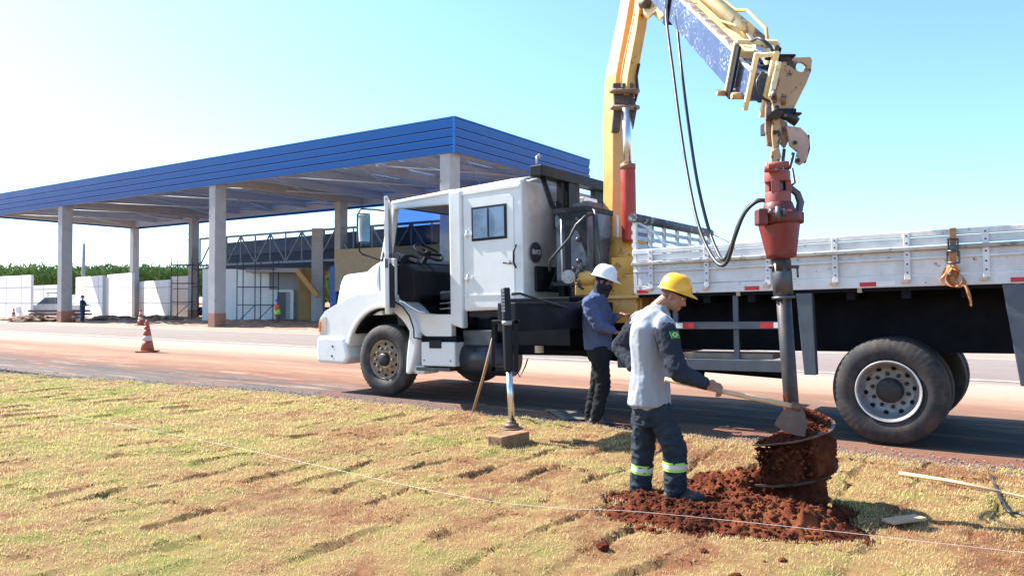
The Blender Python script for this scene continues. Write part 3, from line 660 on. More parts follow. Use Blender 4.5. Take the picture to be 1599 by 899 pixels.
# cane field hill
def cane():
    hx = np.arange(-150, 60, 3.0); hy = np.arange(78, 190, 3.0); X, Y = np.meshgrid(hx, hy, indexing='ij')
    def hh(x, y): return (.95 + .022 * (y - 78) + 1.2 * np.exp(-((x + 50) / 30) ** 2) * 1 + .5 * fbm(x, y, .03, 70)) * 1.0 + .012 * np.clip(y - 78, 0, 60)
    nu, nv = X.shape; idx = np.arange(nu * nv).reshape(nu, nv)
    fc = np.stack([idx[:-1, :-1], idx[1:, :-1], idx[1:, 1:], idx[:-1, 1:]], -1).reshape(-1, 4)
    me = mesh_np('hill', np.stack([X, Y, hh(X, Y)], -1).reshape(-1, 3), fc, mat('cane_litter', (.06, .09, .025), .9, scale=.3))
    o = bpy.data.objects.new('hill', me); COL.objects.link(o); tag(o, kind='structure')
    m, nt, b, v = base('sugarcane_leaf'); at_ = N(nt, 'ShaderNodeAttribute', attribute_name='rnd').outputs['Fac']
    gp = N(nt, 'ShaderNodeNewGeometry').outputs['Position']
    c = ramp(nt, mth(nt, 'ADD', mth(nt, 'MULTIPLY', noise_n(nt, gp, .25, 4), .5), mth(nt, 'MULTIPLY', at_, .5)), [(.25, (.06, .13, .02)), (.5, (.13, .23, .04)), (.75, (.30, .37, .10))])
    nt.links.new(c, b.inputs['Base Color']); b.inputs['Roughness'].default_value = .5
    n = 170000; y = 78 + 70 * rng.uniform(0, 1, n) ** 1.5; x = rng.uniform(-.72, -.12, n) * y * 1.03
    z = hh(x, y) - .2; H = rng.uniform(1.0, 3.3, n); L = rng.uniform(.35, .95, n); az = rng.uniform(0, 6.28, n); wd = rng.uniform(.014, .034, n) * (y / 90)
    b0 = np.stack([x, y, z + H * rng.uniform(.0, .9, n)], -1); ln = rng.uniform(.1, 1.0, n)
    side = np.stack([np.cos(az + 1.57), np.sin(az + 1.57), np.zeros(n)], -1) * wd[:, None]
    mid = b0 + np.stack([np.cos(az) * np.sin(ln * .5), np.sin(az) * np.sin(ln * .5), np.cos(ln * .5)], -1) * (L * .6)[:, None]
    tip = mid + np.stack([np.cos(az) * np.sin(ln * 1.6), np.sin(az) * np.sin(ln * 1.6), np.cos(ln * 1.6)], -1) * (L * .6)[:, None]
    co = np.stack([b0 - side, b0 + side, mid + side * .8, tip, mid - side * .8], 1).reshape(-1, 3); fc = np.arange(5 * n).reshape(n, 5)
    me = mesh_np('sugarcane_field', co, fc, m, False); a = me.attributes.new('rnd', 'FLOAT', 'POINT'); a.data.foreach_set('value', np.repeat(rng.uniform(0, 1, n), 5).astype(np.float32))
    o = bpy.data.objects.new('sugarcane_field', me); COL.objects.link(o); tag(o, 'green sugarcane field on the rise behind the white walls', 'cane field', kind='stuff')
cane()

# ================================================================== THE CRANE TRUCK
truck = empty('crane_truck', (0, 0, 0), 'white bonneted truck with yellow crane and long white plank-sided bed, driver door open', 'truck')
truck.matrix_world = TRUCK
def tb(m_, name, m, parent=None, **k):
    """build a mesh given in (u, v, w)"""
    return m_.build(name, m, parent or truck, flip=True, **k)
def wb(m_, name, m, parent=None, **k):
    """build a mesh given in world metres onto the truck"""
    return m_.build(name, m, parent or truck, xf=TINV, **k)
VW = 2.46                                  # overall width
# ---- wheels
def wheel(u, v0, w_, R=.523, wdt=.28, out=-1, front=False):
    """v0: outer face; out: -1 when the outer face looks at the camera"""
    e_ = empty('wheel', (u, -v0, w_)); e_.parent = truck
    ax = (0, -1, 0) if out < 0 else (0, 1, 0)      # axle direction inwards, mesh coordinates have y = -v
    def md(j, k, n):
        if j in (4, 9): return -.008 if (k % 3) < 1 else .002
        if j in (3, 10): return -.003 if (k % 3) < 1 else 0
        return 0
    prof = [(.045, .29), (.02, .31), (.0, .36), (-.002, .43), (.028, .498), (.05, .516), (.085, .522), (.14, .523), (.195, .522), (.23, .516), (.252, .498), (.28, .43), (.275, .33), (.24, .29)]
    prof = [(a, b_) for a, b_ in prof]; prof[4], prof[9] = (.030, .505), (.250, .505)
    t_ = MB().lathe((0, 0, 0), ax, prof, 150, mod=md, caps=False)
    t_.build('tyre', RUBBER, e_)
    for h in (.11, .17):
        pass
    rim = MB()
    if front:
        rim.lathe((0, 0, 0), ax, [(.05, .292), (.03, .292), (.028, .275), (.055, .262), (.075, .235), (.06, .215), (.045, .20), (.04, .15), (.04, .11)], 40, caps=False).build('rim', RIMT, e_)
        nn = MB().lathe((0, 0, 0), ax, [(-.02, 0), (-.02, .075), (0, .095), (.045, .105)], 28); nn.mi = 1
        for k in range(10):
            a = 2 * math.pi * k / 10; c = (math.cos(a) * .168, 0, math.sin(a) * .168)
            nn.lathe(c, ax, [(.0, .015), (.012, .021), (.045, .022)], 8)
        nn.build('hub', [NUT, RIMT], e_)
        hh_ = MB()
        for k in range(10):
            a = 2 * math.pi * (k + .5) / 10; c = (math.cos(a) * .226, 0, math.sin(a) * .226); hh_.lathe(c, ax, [(.055, 0.001), (.055, .021), (.075, .021)], 12)
        hh_.build('vent_holes', DARK, e_)
    else:
        rim.lathe((0, 0, 0), ax, [(.03, .296), (.012, .300), (.004, .290), (.012, .278), (.04, .268), (.075, .262), (.11, .245), (.135, .225), (.145, .20), (.145, .11)], 48, caps=False).build('rim', RIMS, e_)
        nn = MB().lathe((0, 0, 0), ax, [(.035, 0), (.035, .08), (.05, .115), (.145, .125)], 28)
        for k in range(10):
            a = 2 * math.pi * (k + .3) / 10; c = (math.cos(a) * .163, 0, math.sin(a) * .163); nn.lathe(c, ax, [(.115, 0.001), (.115, .016), (.145, .020)], 10)
        for k in range(8):
            a = 2 * math.pi * k / 8; c = (math.cos(a) * .085, 0, math.sin(a) * .085); nn.lathe(c, ax, [(.028, 0.001), (.028, .008), (.04, .010)], 8)
        nn.build('hub', NUT, e_)
        hh_ = MB()
        for k in range(10):
            a = 2 * math.pi * (k + .8) / 10; c = (math.cos(a) * .222, 0, math.sin(a) * .222); hh_.lathe(c, ax, [(.118, 0.001), (.12, .022), (.145, .022)], 12)
        hh_.build('vent_holes', DARK, e_)
        lipm = MB().lathe((0, 0, 0), ax, [(.006, .300), (.000, .294), (.006, .286)], 48, caps=False).build('rim_lip', mat('bright_rim_edge', (.75, .75, .75), .25, .6), e_)
    return e_
wheel(6.79, .0, .69, front=True)
wheel(6.79, VW, .69, out=1, front=True)
wheel(.02, .0, .523); wheel(.02, .62, .523, out=1); wheel(.02, VW - .62, .523); wheel(.02, VW, .523, out=1)
tb(MB().tube([(.02, .2, .523), (.02, VW - .2, .523)], .07).tube([(.02, 1.0, .523), (.02, 1.46, .523)], [.2, .2], 16), 'axle', DARK)
tb(MB().tube([(6.79, .2, .69), (6.79, VW - .2, .69)], .06), 'axle', DARK)
# ---- chassis, tanks
m_ = MB()
for v in (.80, 1.58): m_.box((-3.4, v, .98), (8.0, v + .08, 1.26))
for u in (-3.2, -2.0, -1, 0.9, 2.2, 3.6, 4.8, 6.0): m_.box((u, .88, 1.02), (u + .1, 1.58, 1.22))
tb(m_, 'chassis', DARK)
tb(MB().box((-3.2, .62, .87), (2.55, 1.84, 1.50)), 'subframe', DARK)
m_ = MB().box((-3.3, .03, 1.50), (2.66, VW - .03, 1.545))
for i in range(12): m_.box((-3.2 + i * .5, .06, 1.42), (-3.12 + i * .5, VW - .06, 1.50))
tb(m_, 'bed_floor', DARK)
tb(MB().box((2.66, .35, .78), (5.3, VW - .35, 1.30)), 'gearbox_cover', DARK, bevel=.03)
tb(MB().box(S(722, 515, .2), (S(768, 515, .2)[0], 1.0, S(740, 545, .2)[2])), 'battery_box', mat('dark_grey_box', (.07, .08, .09), .4), bevel=.015)
ft = tb(MB().tube([(S(722, 560, .3)[0], .32, .72), (S(800, 560, .3)[0], .32, .72)], .23, 24), 'fuel_tank', mat('dark_tank', (.045, .05, .06), .35, .3))
tb(MB().lathe(S(842, 541, .3), (0, 0, 1), [(-.08, .055), (-.075, .062), (.06, .062), (.075, .05), (.1, .05), (.105, .0)], 16), 'filter_canister', WHITE)
tb(MB().tube([(3.9, .6, .9), (2.8, .55, .78)], .12, 12).box((3.0, .35, .85), (4.1, .75, 1.15)), 'air_tank', DARK)
# ---- cab: side wall pieces, rear, roof, floor
cab = empty('cab'); cab.parent = truck
VS = .04
def side(poly, y0=VS, y1=VS + .06): return MB().prism(poly, y0, y1)
def both(poly, name, m, y0=VS, y1=VS + .06, **k):
    tb(MB().prism(poly, y0, y1), name, m, cab, **k); tb(MB().prism(poly, VW - y1, VW - y0), name, m, cab, **k)
both([(6.60, 2.90), (6.63, 2.99), (5.44, 3.045), (5.44, 2.86), (5.6, 2.875)], 'roof_side', WHITE, bevel=.018)
both([(5.50, 1.20), (5.50, 3.04), (5.28, 3.05), (5.28, 1.14)], 'door_pillar', WHITE, VS - .035, VS + .1, bevel=.03)
both([(5.28, 1.38), (5.28, 3.05), (4.36, 3.10), (4.29, 3.04), (4.28, 1.40)], 'sleeper_side', WHITE, VS, VS + .08, bevel=.025)
both([(6.64, 2.99), (6.555, 2.93), (6.72, 2.16), (6.86, 2.16)], 'windscreen_pillar', WHITE, VS, VS + .12, bevel=.015)
both([(6.86, 2.18), (6.56, 2.18), (6.56, 1.55), (6.86, 1.50)], 'cowl_side', WHITE, VS, VS + .06, bevel=.015)
# the lower door frame with its curved sill
cur = [(6.56, 1.60), (6.50, 1.56), (6.40, 1.53), (6.28, 1.46), (6.15, 1.40), (6.0, 1.36), (5.8, 1.345), (5.50, 1.34)]
both(cur + [(5.50, 1.02), (5.95, 1.02), (6.08, 1.10), (6.25, 1.30), (6.56, 1.44)], 'sill', WHITE, VS - .01, VS + .1, bevel=.012)
m_ = MB(); m_.poly([(6.64, .06, 2.99), (5.44, .06, 3.045), (5.44, VW - .06, 3.045), (6.64, VW - .06, 2.99)], (0, 0, .04)); tb(m_, 'roof', WHITE, cab, bevel=.02)
m_ = MB().prism([(5.46, 3.04), (5.40, 3.075), (4.40, 3.115), (4.31, 3.09), (4.28, 3.0), (5.46, 3.0)], .05, VW - .05); tb(m_, 'sleeper_roof', WHITE, cab, bevel=.03)
# drip rail
tb(MB().obox((6.62, VS - .01, 2.985), (5.50, VS - .01, 3.03), .03, .02).obox((5.28, VS - .008, 2.985), (4.32, VS - .008, 3.005), .02, .03), 'drip_rail', WHITE, cab)
# rear wall, bulging panel with the round badge
m_ = MB()
ring = [(.04, 4.34), (.06, 4.27), (.16, 4.235), (.6, 4.225), (1.2, 4.22), (1.9, 4.225), (2.3, 4.235), (2.4, 4.27), (2.42, 4.34)]
lay = [(1.40, 0), (1.60, 0), (2.9, 0), (3.03, -.02), (3.09, -.08)]
rows = [[m_.bm.verts.new((u - dz, v, z)) for v, u in ring] for z, dz in lay]
for a, b_ in zip(rows, rows[1:]):
    for i in range(len(ring) - 1): f = m_.bm.faces.new((a[i], a[i + 1], b_[i + 1], b_[i])); f.smooth = True
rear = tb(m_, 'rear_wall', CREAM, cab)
tb(MB().box((4.18, .20, 1.62), (4.235, 1.05, 1.96)), 'rear_recess', BLACK, rear, bevel=.03)
bc = Vector((4.20, .32, 2.12))
def rear_pt(px, py): # on the rear wall plane u=4.21
    r = Vector(((px - CX) / F, 1, -(py - HY) / F)); C = Vector((0, 0, CAMH)); P0 = RV + Uv * 4.205
    t = (P0 - C).dot(Uv) / r.dot(Uv); p = C + r * t - RV; return Vector((4.205, p.dot(Nv), p.dot(Wv)))
bc = rear_pt(837, 394)
bad = tb(MB().lathe(bc, (-1, 0, 0), [(-.01, .135), (.004, .135), (.008, .128), (.009, 0)], 36), 'badge', BADGE, rear)
def text(name, s, size, origin, xdir, ydir, m, parent, ext=.002, flipm=True, sx=1.0):
    cu = bpy.data.curves.new(name, 'FONT'); cu.body = s; cu.size = size; cu.extrude = ext; cu.align_x = 'CENTER'; cu.align_y = 'CENTER'; cu.resolution_u = 2
    o = bpy.data.objects.new(name, cu); COL.objects.link(o); dg = bpy.context.evaluated_depsgraph_get()
    me = bpy.data.meshes.new_from_object(o.evaluated_get(dg)); COL.objects.unlink(o); bpy.data.objects.remove(o)
    xd, yd = Vector(xdir).normalized(), Vector(ydir).normalized(); zd = xd.cross(yd)
    me.transform(mat_from(xd * sx, yd, zd, Vector(origin))); me.materials.clear(); me.materials.append(m)
    ob = bpy.data.objects.new(name, me); COL.objects.link(ob); ob.parent = parent; return ob
ML = lambda p: Vector((p[0], -p[1], p[2]))
text('lettering', 'IBAITI', .095, ML(bc + Vector((-.012, 0, 0))), (0, -1, 0), (0, 0, 1), LETT, bad, sx=.85)
text('lettering', '\u2022 \u2022 \u2022', .05, ML(bc + Vector((-.012, 0, .085))), (0, -1, 0), (0, 0, 1), LETT, bad) if False else None
tb(MB().tube([rear_pt(868, 360) + Vector((-.05, 0, 0)), rear_pt(870, 392) + Vector((-.06, 0, 0)), rear_pt(862, 430) + Vector((-.05, 0, 0)), rear_pt(855, 452) + Vector((-.03, 0, 0))], .02, 8), 'rear_hose', HOSE, rear)
a, b_ = rear_pt(863, 314), rear_pt(877, 358)
tb(MB().box((4.20, a.y, b_.z), (4.15, b_.y + .15, a.z)), 'rear_window', GLASSD, rear, bevel=.02)
# sleeper door panel, window, handles
dp = tb(MB().prism([(5.19, 1.43), (5.19, 2.90), (5.14, 2.94), (4.47, 2.91), (4.42, 2.86), (4.42, 1.47), (4.48, 1.42)], VS - .012, VS + .01), 'sleeper_door', WHITE, cab, bevel=.006)
tb(MB().obox((5.27, VS - .014, 1.60), (4.29, VS - .014, 1.585), .012, .022), 'moulding', WHITE, cab)
gl = [(5.075, 2.36), (5.075, 2.755), (4.56, 2.76), (4.56, 2.365)]
tb(MB().prism([(x + (.035 if x > 4.8 else -.035), z + (.035 if z > 2.5 else -.035)) for x, z in gl], VS - .026, VS - .01), 'window_frame', BLACK, dp, bevel=.01)
wn = tb(MB().prism(gl, VS - .032, VS - .027), 'window', mat('reflecting_side_window', (.16, .24, .36), .05, .0, var=.5, scale=2.5), dp)
tb(MB().obox((4.82, VS - .035, 2.37), (4.82, VS - .035, 2.75), .02, .012), 'window_bar', BLACK, dp)
m_ = MB()
for z in (2.43, 1.83): m_.obox((5.24, VS - .02, z), (5.10, VS - .02, z), .02, .035); m_.tube([(5.19, VS - .025, z - .05), (5.19, VS - .025, z + .05)], .014, 8)
tb(m_, 'hinges', WHITE, dp)
tb(MB().tube([S(796, 408, VS), S(798, 411, -.02), S(786, 410, -.02)], .014, 8), 'door_handle', BLACK, dp)
tb(MB().tube([S(806, 382, .0), S(802, 392, -.05), S(802, 410, -.05), S(806, 418, .0)], .013, 8), 'grab_handle', BLACK, cab)
# interior
m_ = MB(); m_.box((5.35, .12, 1.18), (6.6, VW - .12, 1.34)); m_.prism([(6.62, 1.3), (6.62, 2.08), (6.45, 2.10), (6.28, 1.98), (6.25, 1.62), (6.45, 1.5), (6.45, 1.3)], .12, VW - .12)
INT = mat('black_cab_interior', (.018, .018, .022), .7, var=.3)
tb(m_, 'dashboard', INT, cab, bevel=.02)
tb(MB().box((4.35, VW - .12, 1.3), (6.6, VW - .07, 2.12)), 'far_door_lining', INT, cab)
tb(MB().box((4.35, .14, 1.3), (4.40, VW - .12, 2.95)).box((4.4, .115, 1.3), (5.25, .13, 2.9)), 'back_lining', INT, cab)
tb(MB().box((4.4, .14, 2.93), (6.5, VW - .14, 2.96)), 'roof_lining', mat('grey_roof_lining', (.25, .25, .27), .9), cab)
gp2 = mat('grey_dash_plastic', (.16, .16, .16), .5)
m_ = MB().obox(S(618, 396, .45), S(652, 408, .45), .05, .04).obox(S(618, 396, .45), S(634, 416, .45), .06, .035).obox(S(634, 416, .45), S(652, 420, .45), .05, .03); tb(m_, 'instrument_binnacle', gp2, cab)
tb(MB().ell(S(640, 406, .50), (.05, .22, .09)), 'instrument_panel', INT, cab)
m_ = MB(); sc_ = Vector(S(669, 394, .62)); ax = Vector((-.55, 0, .83)).normalized(); a_, b2 = Vector((0, 1, 0)), ax.cross(Vector((0, 1, 0)))
R_ = .235; pts = [sc_ + (a_ * math.cos(t) + b2 * math.sin(t)) * R_ for t in np.linspace(0, 2 * math.pi, 37)]
m_.tube(pts, .017, 8, cap=False)
for t in (.3, 2.84, 4.71): m_.tube([sc_ - ax * .03, sc_ + (a_ * math.cos(t) + b2 * math.sin(t)) * R_], .018, 6)
m_.ell(sc_ - ax * .02, .055); m_.tube([sc_, sc_ - ax * .45], .035, 8)
tb(m_, 'steering_wheel', INT, cab)
seat = tb(MB().box((5.45, .35, 1.55), (5.98, .85, 1.68)).obox((5.48, .60, 1.65), (5.34, .60, 2.35), .48, .14, up=(1, 0, 0)).box((5.6, .42, 1.34), (5.9, .78, 1.55)), 'driver_seat', mat('seat_fabric', (.03, .032, .045), .9), cab, bevel=.03)
tb(MB().obox((5.62, .33, 1.52), (5.95, .33, 1.50), .01, .02).obox((5.62, .33, 1.44), (5.95, .33, 1.42), .01, .02), 'seat_rails', mat('seat_rail_metal', (.5, .5, .5), .3, .8), seat)
# windscreen
m_ = MB(); m_.poly([(6.82, .10, 2.14), (6.82, VW - .1, 2.14), (6.61, VW - .1, 2.96), (6.61, .1, 2.96)], (.008, 0, 0)); tb(m_, 'windscreen', GLASSW, cab)
m_ = MB(); m_.obox((6.825, 1.23, 2.14), (6.83, 1.23, 2.12), .02, .02); m_.obox((6.61, .1, 2.955), (6.61, VW - .1, 2.955), .05, .04); m_.obox((6.83, .1, 2.14), (6.83, VW - .1, 2.14), .05, .04); tb(m_, 'windscreen_seal', BLACK, cab)
tb(MB().box((6.60, .08, 2.96), (6.66, VW - .08, 3.03)), 'roof_front', WHITE, cab, bevel=.015)
tb(MB().ell(S(624, 320, .1), (.05, .04, .05)).tube([S(624, 320, .1), S(628, 324, .1)], .02), 'marker_lamp', BLACK, cab)
# ---- the open driver door, swung out past square
hx, hz0, hz1 = 6.60, 1.38, 2.93
th_ = rad(75); ddir = Vector((math.cos(th_), -math.sin(th_), 0))
# seen almost edge-on from the camera: door plane follows the camera's line of sight
cam_l = TINV @ Vector((0, 0, CAMH)); dh = Vector((hx, VS, 0)); ddir = (Vector((cam_l.x, -cam_l.y, 0)) - dh).normalized(); rot = rad(3.0)
ddir = Vector((ddir.x * math.cos(rot) - ddir.y * math.sin(rot), ddir.x * math.sin(rot) + ddir.y * math.cos(rot), 0))
dn_ = Vector((-ddir.y, ddir.x, 0))
door = empty('door'); door.parent = cab
def dpt(s_, z, o_=0): p = dh + ddir * s_ + dn_ * o_; return Vector((p.x, p.y, z))
tb(MB().poly([dpt(.02, 1.36), dpt(.95, 1.36), dpt(1.0, 1.5), dpt(1.0, 2.12), dpt(.02, 2.12)], dn_ * .06), 'door_panel', WHITE, door, bevel=.015)
m_ = MB(); m_.poly([dpt(.0, 2.1), dpt(.07, 2.1), dpt(.14, 2.86), dpt(.07, 2.95)], dn_ * .05); m_.poly([dpt(.93, 2.1), dpt(1.0, 2.1), dpt(1.0, 2.93), dpt(.93, 2.90)], dn_ * .05)
m_.poly([dpt(.07, 2.95), dpt(1.0, 2.95), dpt(1.0, 2.88), dpt(.07, 2.88)], dn_ * .05); tb(m_, 'window_frame', WHITE, door, bevel=.01)
tb(MB().poly([dpt(.07, 2.12), dpt(.93, 2.12), dpt(.93, 2.88), dpt(.14, 2.88)], dn_ * .006), 'window', GLASSD, door)
tb(MB().poly([dpt(.08, 1.45), dpt(.92, 1.45), dpt(.92, 2.05), dpt(.08, 2.05)], dn_ * -.03), 'door_lining', INT, door, bevel=.01)
tb(MB().poly([dpt(1.001, 2.10, .01), dpt(1.001, 2.10, .05), dpt(1.001, 1.98, .05), dpt(1.001, 1.98, .01)], ddir * .015), 'door_lock', STEELD, door)
# mirror and its arms
mp0, mp1 = S(559, 331, -.35), S(582, 382, -.35)
mc = Vector(((mp0[0] + mp1[0]) / 2, -.38, (mp0[2] + mp1[2]) / 2)); mh = (mp0[2] - mp1[2]) / 2 - .03
MD = Vector((Nv.x * 0, 0, 0))
camv = (Vector((cam_l.x, -cam_l.y, 0)) - Vector((mc.x, mc.y, 0))).normalized(); sd_ = Vector((-camv.y, camv.x, 0)); sd_ = (sd_ * math.cos(.25) + camv * math.sin(.25)).normalized(); nrm = Vector((-sd_.y, sd_.x, 0))
if nrm.dot(camv) < 0: nrm = -nrm
mir = empty('mirror'); mir.parent = cab
def mp(a_, z): p = mc + sd_ * a_; return Vector((p.x, p.y, mc.z + z))
tb(MB().poly([mp(-.095, -mh), mp(.095, -mh), mp(.10, 0), mp(.095, mh), mp(-.095, mh), mp(-.10, 0)], -nrm * .06), 'mirror_housing', BLACK, mir, bevel=.015)
tb(MB().poly([mp(-.08, -mh + .02) + nrm * .004, mp(.08, -mh + .02) + nrm * .004, mp(.085, 0) + nrm * .004, mp(.08, mh - .02) + nrm * .004, mp(-.08, mh - .02) + nrm * .004, mp(-.085, 0) + nrm * .004], nrm * .004), 'mirror_pane', MIRR, mir)
v_m = mc.y
tb(MB().tube([S(605, 330, 0.0), S(585, 327, -.15), S(563, 326, v_m), S(560, 331, v_m), S(561, 345, v_m - .03), S(561, 392, v_m - .03), S(566, 397, v_m), S(597, 407, .0)], .013, 8)
   .tube([S(605, 326, .2), S(600, 345, .1), S(601, 380, .1), S(597, 407, .0)], .011, 6), 'mirror_arm', BLACK, mir)
# ---- bonnet, fenders, lamps, bumper
def loft(m_, secs):
    rows = [[m_.bm.verts.new(p) for p in s_] for s_ in secs]
    for a, b_ in zip(rows, rows[1:]):
        for i in range(len(a) - 1): f = m_.bm.faces.new((a[i], a[i + 1], b_[i + 1], b_[i])); f.smooth = True
    m_.bm.faces.new(rows[0]); m_.bm.faces.new(rows[-1])
def sec(u, vi, wb_, wt, crown=.06, rr=.14, lean=0.0):
    h = [(vi, wb_), (vi + lean * .3, (wb_ + wt) / 2), (vi + lean, wt - rr), (vi + lean + rr * .3, wt - rr * .3), (vi + lean + rr, wt), (1.23, wt + crown)]
    return [(u, v, z) for v, z in h] + [(u, VW - v, z) for v, z in h[-2::-1]]
pt1, pt2, pt3 = S(524, 462, .34), S(530, 430, .34), S(593, 405, .16)
m_ = MB()
loft(m_, [sec(6.88, .09, 1.35, 2.20, .03, .10, .02), sec(6.70 + .45, .14, 1.35, 2.13, .03, .11, .03), sec(7.45, .24, 1.30, 2.03, .03, .12, .03), sec(pt2[0] - .06, .34, 1.25, pt2[2] + .015, .03, .10, .02),
          sec(pt2[0] + .02, .36, 1.2, pt2[2] - .06, .03, .10, .02), sec(pt1[0] + .05, .40, 1.15, pt1[2] - .05, .02, .09, .02)])
bon = tb(m_, 'bonnet', WHITE, None)
tb(MB().obox((6.90, .075, 1.62), (6.90, .085, 2.12), .012, .012, up=(1, 0, 0)), 'bonnet_seam', BLACK, bon)
tb(MB().box((7.95, .5, 1.15), (8.12, VW - .5, 1.75)), 'grille', BLACK, bon, bevel=.02)
# fender with wheel arch, both sides
def arch_pts(R_, a0, a1, n=16, cu=6.80, cw=.72): return [(cu + R_ * math.cos(t), cw + R_ * math.sin(t)) for t in np.linspace(rad(a0), rad(a1), n)]
fp = [(8.17, 1.00), (8.16, 1.32), (8.06, 1.42), (7.86, 1.50), (7.4, 1.66), (6.9, 1.70), (6.56, 1.64), (6.56, 1.46)] + arch_pts(.735, 96, 12)[0:] + [(7.52, .93)]
for y0, y1 in ((.02, .42), (VW - .42, VW - .02)):
    m_ = MB(); n = len(fp)
    tb(MB().prism(fp, y0, y1), 'fender', WHITE, None, bevel=.035, seg=3)
tb(MB().prism(arch_pts(.742, 100, 14, 14) + arch_pts(.80, 14, 100, 14), .012, .05), 'arch_lip', WHITE, None, bevel=.01)
tb(MB().box((6.1, .42, 1.0), (7.9, VW - .42, 1.45)), 'engine', DARK, None)
m_ = MB().prism(arch_pts(.728, 100, 30, 12) + arch_pts(.70, 30, 100, 12), .06, .42); tb(m_, 'arch_lining', DARK, None)
hl = tb(MB().prism([(8.185, 1.05), (8.18, 1.30), (8.08, 1.36), (8.00, 1.34), (8.00, 1.05)], .012, .3), 'headlight', HEADL, None, bevel=.02)
tb(MB().prism([(8.19, 1.10), (8.185, 1.26), (8.13, 1.27), (8.13, 1.10)], .004, .1), 'indicator', INDIC, None, bevel=.015)
bp = [(8.21, .62), (8.23, .80), (8.21, 1.02), (8.0, 1.035), (7.62, 1.02), (7.56, .93), (7.50, .70), (7.60, .60)]
bu = tb(MB().prism(bp, -.02, VW + .02), 'bumper', WHITE, None, bevel=.05, seg=3)
m_ = MB()
for u, z in ((7.84, .88), (7.86, .73)): m_.lathe((u, -.017, z), (0, -1, 0), [(0, .02), (.008, .018), (.01, 0)], 10)
tb(m_, 'bumper_bolts', NUT, bu)
# step fender behind the front wheel
sf = [(6.56, 1.57), (6.40, 1.53), (6.22, 1.40), (6.10, 1.22), (6.06, 1.03), (6.10, .82), (6.17, .60), (6.22, .50), (6.30, .50), (6.28, .75)] + arch_pts(.74, 176, 112, 8, 6.85, .72)[3:] + [(6.56, 1.46)]
st_ = tb(MB().prism(sf, -.05, .40), 'step_fender', WHITE, None, bevel=.03, seg=3)
tb(MB().tube([(6.50, -.055, 1.55), (6.33, -.055, 1.47), (6.2, -.055, 1.33), (6.12, -.055, 1.15), (6.12, -.055, 1.02), (5.98, -.052, 1.0)], .010, 6), 'seam_trim', BLACK, st_)
m_ = MB().box((5.42, .0, .62), (6.04, .4, .96)); m_.box((6.0, .02, .5), (6.2, .35, .62)); sb = tb(m_, 'step_box', WHITE, None, bevel=.02)
tb(MB().box((5.42, .03, .96), (6.05, .38, 1.04)), 'step_recess', DARK, sb)
tb(MB().box((5.66, -.012, .87), (5.88, .01, .985)), 'box_latch', BLACK, sb, bevel=.01)
tb(MB().box((5.50, -.02, .555), (6.12, .38, .60)), 'step_plate', STEELD, sb, bevel=.008)
m_ = MB(); m_.lathe((5.98, -.004, .70), (0, -1, 0), [(0, .012), (.006, 0)], 8); m_.lathe((5.50, -.004, .70), (0, -1, 0), [(0, .012), (.006, 0)], 8); tb(m_, 'box_bolts', NUT, sb)
# ---- rack and tank behind the cab
rk = empty('rear_rack'); rk.parent = truck
ra, rb = S(836, 270, .0), S(950, 289, 2.0)
RU = 4.06; RWt = 3.13
tb(MB().box((RU - .12, -.02, RWt - .04), (RU + .06, 2.1, RWt + .10)), 'rack_beam', BLACK, rk, bevel=.01)
m_ = MB(); m_.box((RU - .05, .58, 1.4), (RU + .03, .68, RWt - .04)); m_.box((RU - .10, .69, 1.4), (RU + .03, .98, RWt - .045)); m_.box((RU - .05, 1.52, 1.4), (RU + .03, 1.92, RWt - .04)); tb(m_, 'rack_posts', BLACK, rk)
tb(MB().tube([(RU - .04, .10, RWt), (3.95, .22, 2.75), (3.86, .50, 2.35), (3.8, .60, 1.9)], .035, 10), 'rack_brace', BLACK, rk)
tb(MB().tube([(RU, .06, RWt + .08), (RU, .06, RWt + .22), (RU, .12, RWt + .26), (RU, .16, RWt + .22)], .014, 8), 'rack_hook', mat('grey_hook', (.4, .4, .42), .4, .5), rk)
tb(MB().tube([(RU + .02, .1, RWt - .02), (5.0, .35, 3.14)], .016, 6).tube([(RU + .02, .25, RWt - .02), (4.6, .35, 3.10)], .014, 6), 'roof_rods', mat('pale_rod', (.5, .52, .55), .4, .3), rk)
tb(MB().box((4.3, 1.1, 2.2), (3.96, 1.50, 2.95)), 'far_fairing', WHITE, cab, bevel=.02)
TKM = mat('dark_oil_tank', (.10, .115, .14), .32, .1, var=.2, spot=(.03, .032, .04), spot_lv=.6, spot_scale=3)
tk = tb(MB().box((3.38, .12, 1.72), (3.84, .78, 2.62)), 'oil_tank', TKM, None, bevel=.025)
tb(MB().box((3.36, .10, 2.60), (3.86, .80, 2.66)).box((3.34, .095, 1.68), (3.88, .80, 1.73)).prism([(3.84, 2.62), (3.38, 2.62), (3.38, 2.0), (3.5, 2.35), (3.7, 2.45)], .112, .118).prism([(3.70, 1.72), (3.62, 1.72), (3.62, 2.6), (3.70, 2.6)], .11, .118), 'tank_frame', BLACK, tk)
tb(MB().tube([(3.74, .105, 1.76), (3.74, .105, 2.52)], .012, 6), 'sight_tube', mat('pale_sight_glass', (.6, .62, .66), .2), tk)
m_ = MB()
for z in (2.50, 2.25, 1.98): m_.ell((3.50, .105, z), .032)
m_.ell((3.80, .16, 1.76), (.05, .05, .05)); m_.box((3.36, .2, 2.66), (3.62, .5, 2.72)); m_.lathe((3.5, .35, 2.70), (0, 0, 1), [(0, .06), (.05, .06), (.06, 0)], 14)
tb(m_, 'tank_fittings', STEELD, tk)
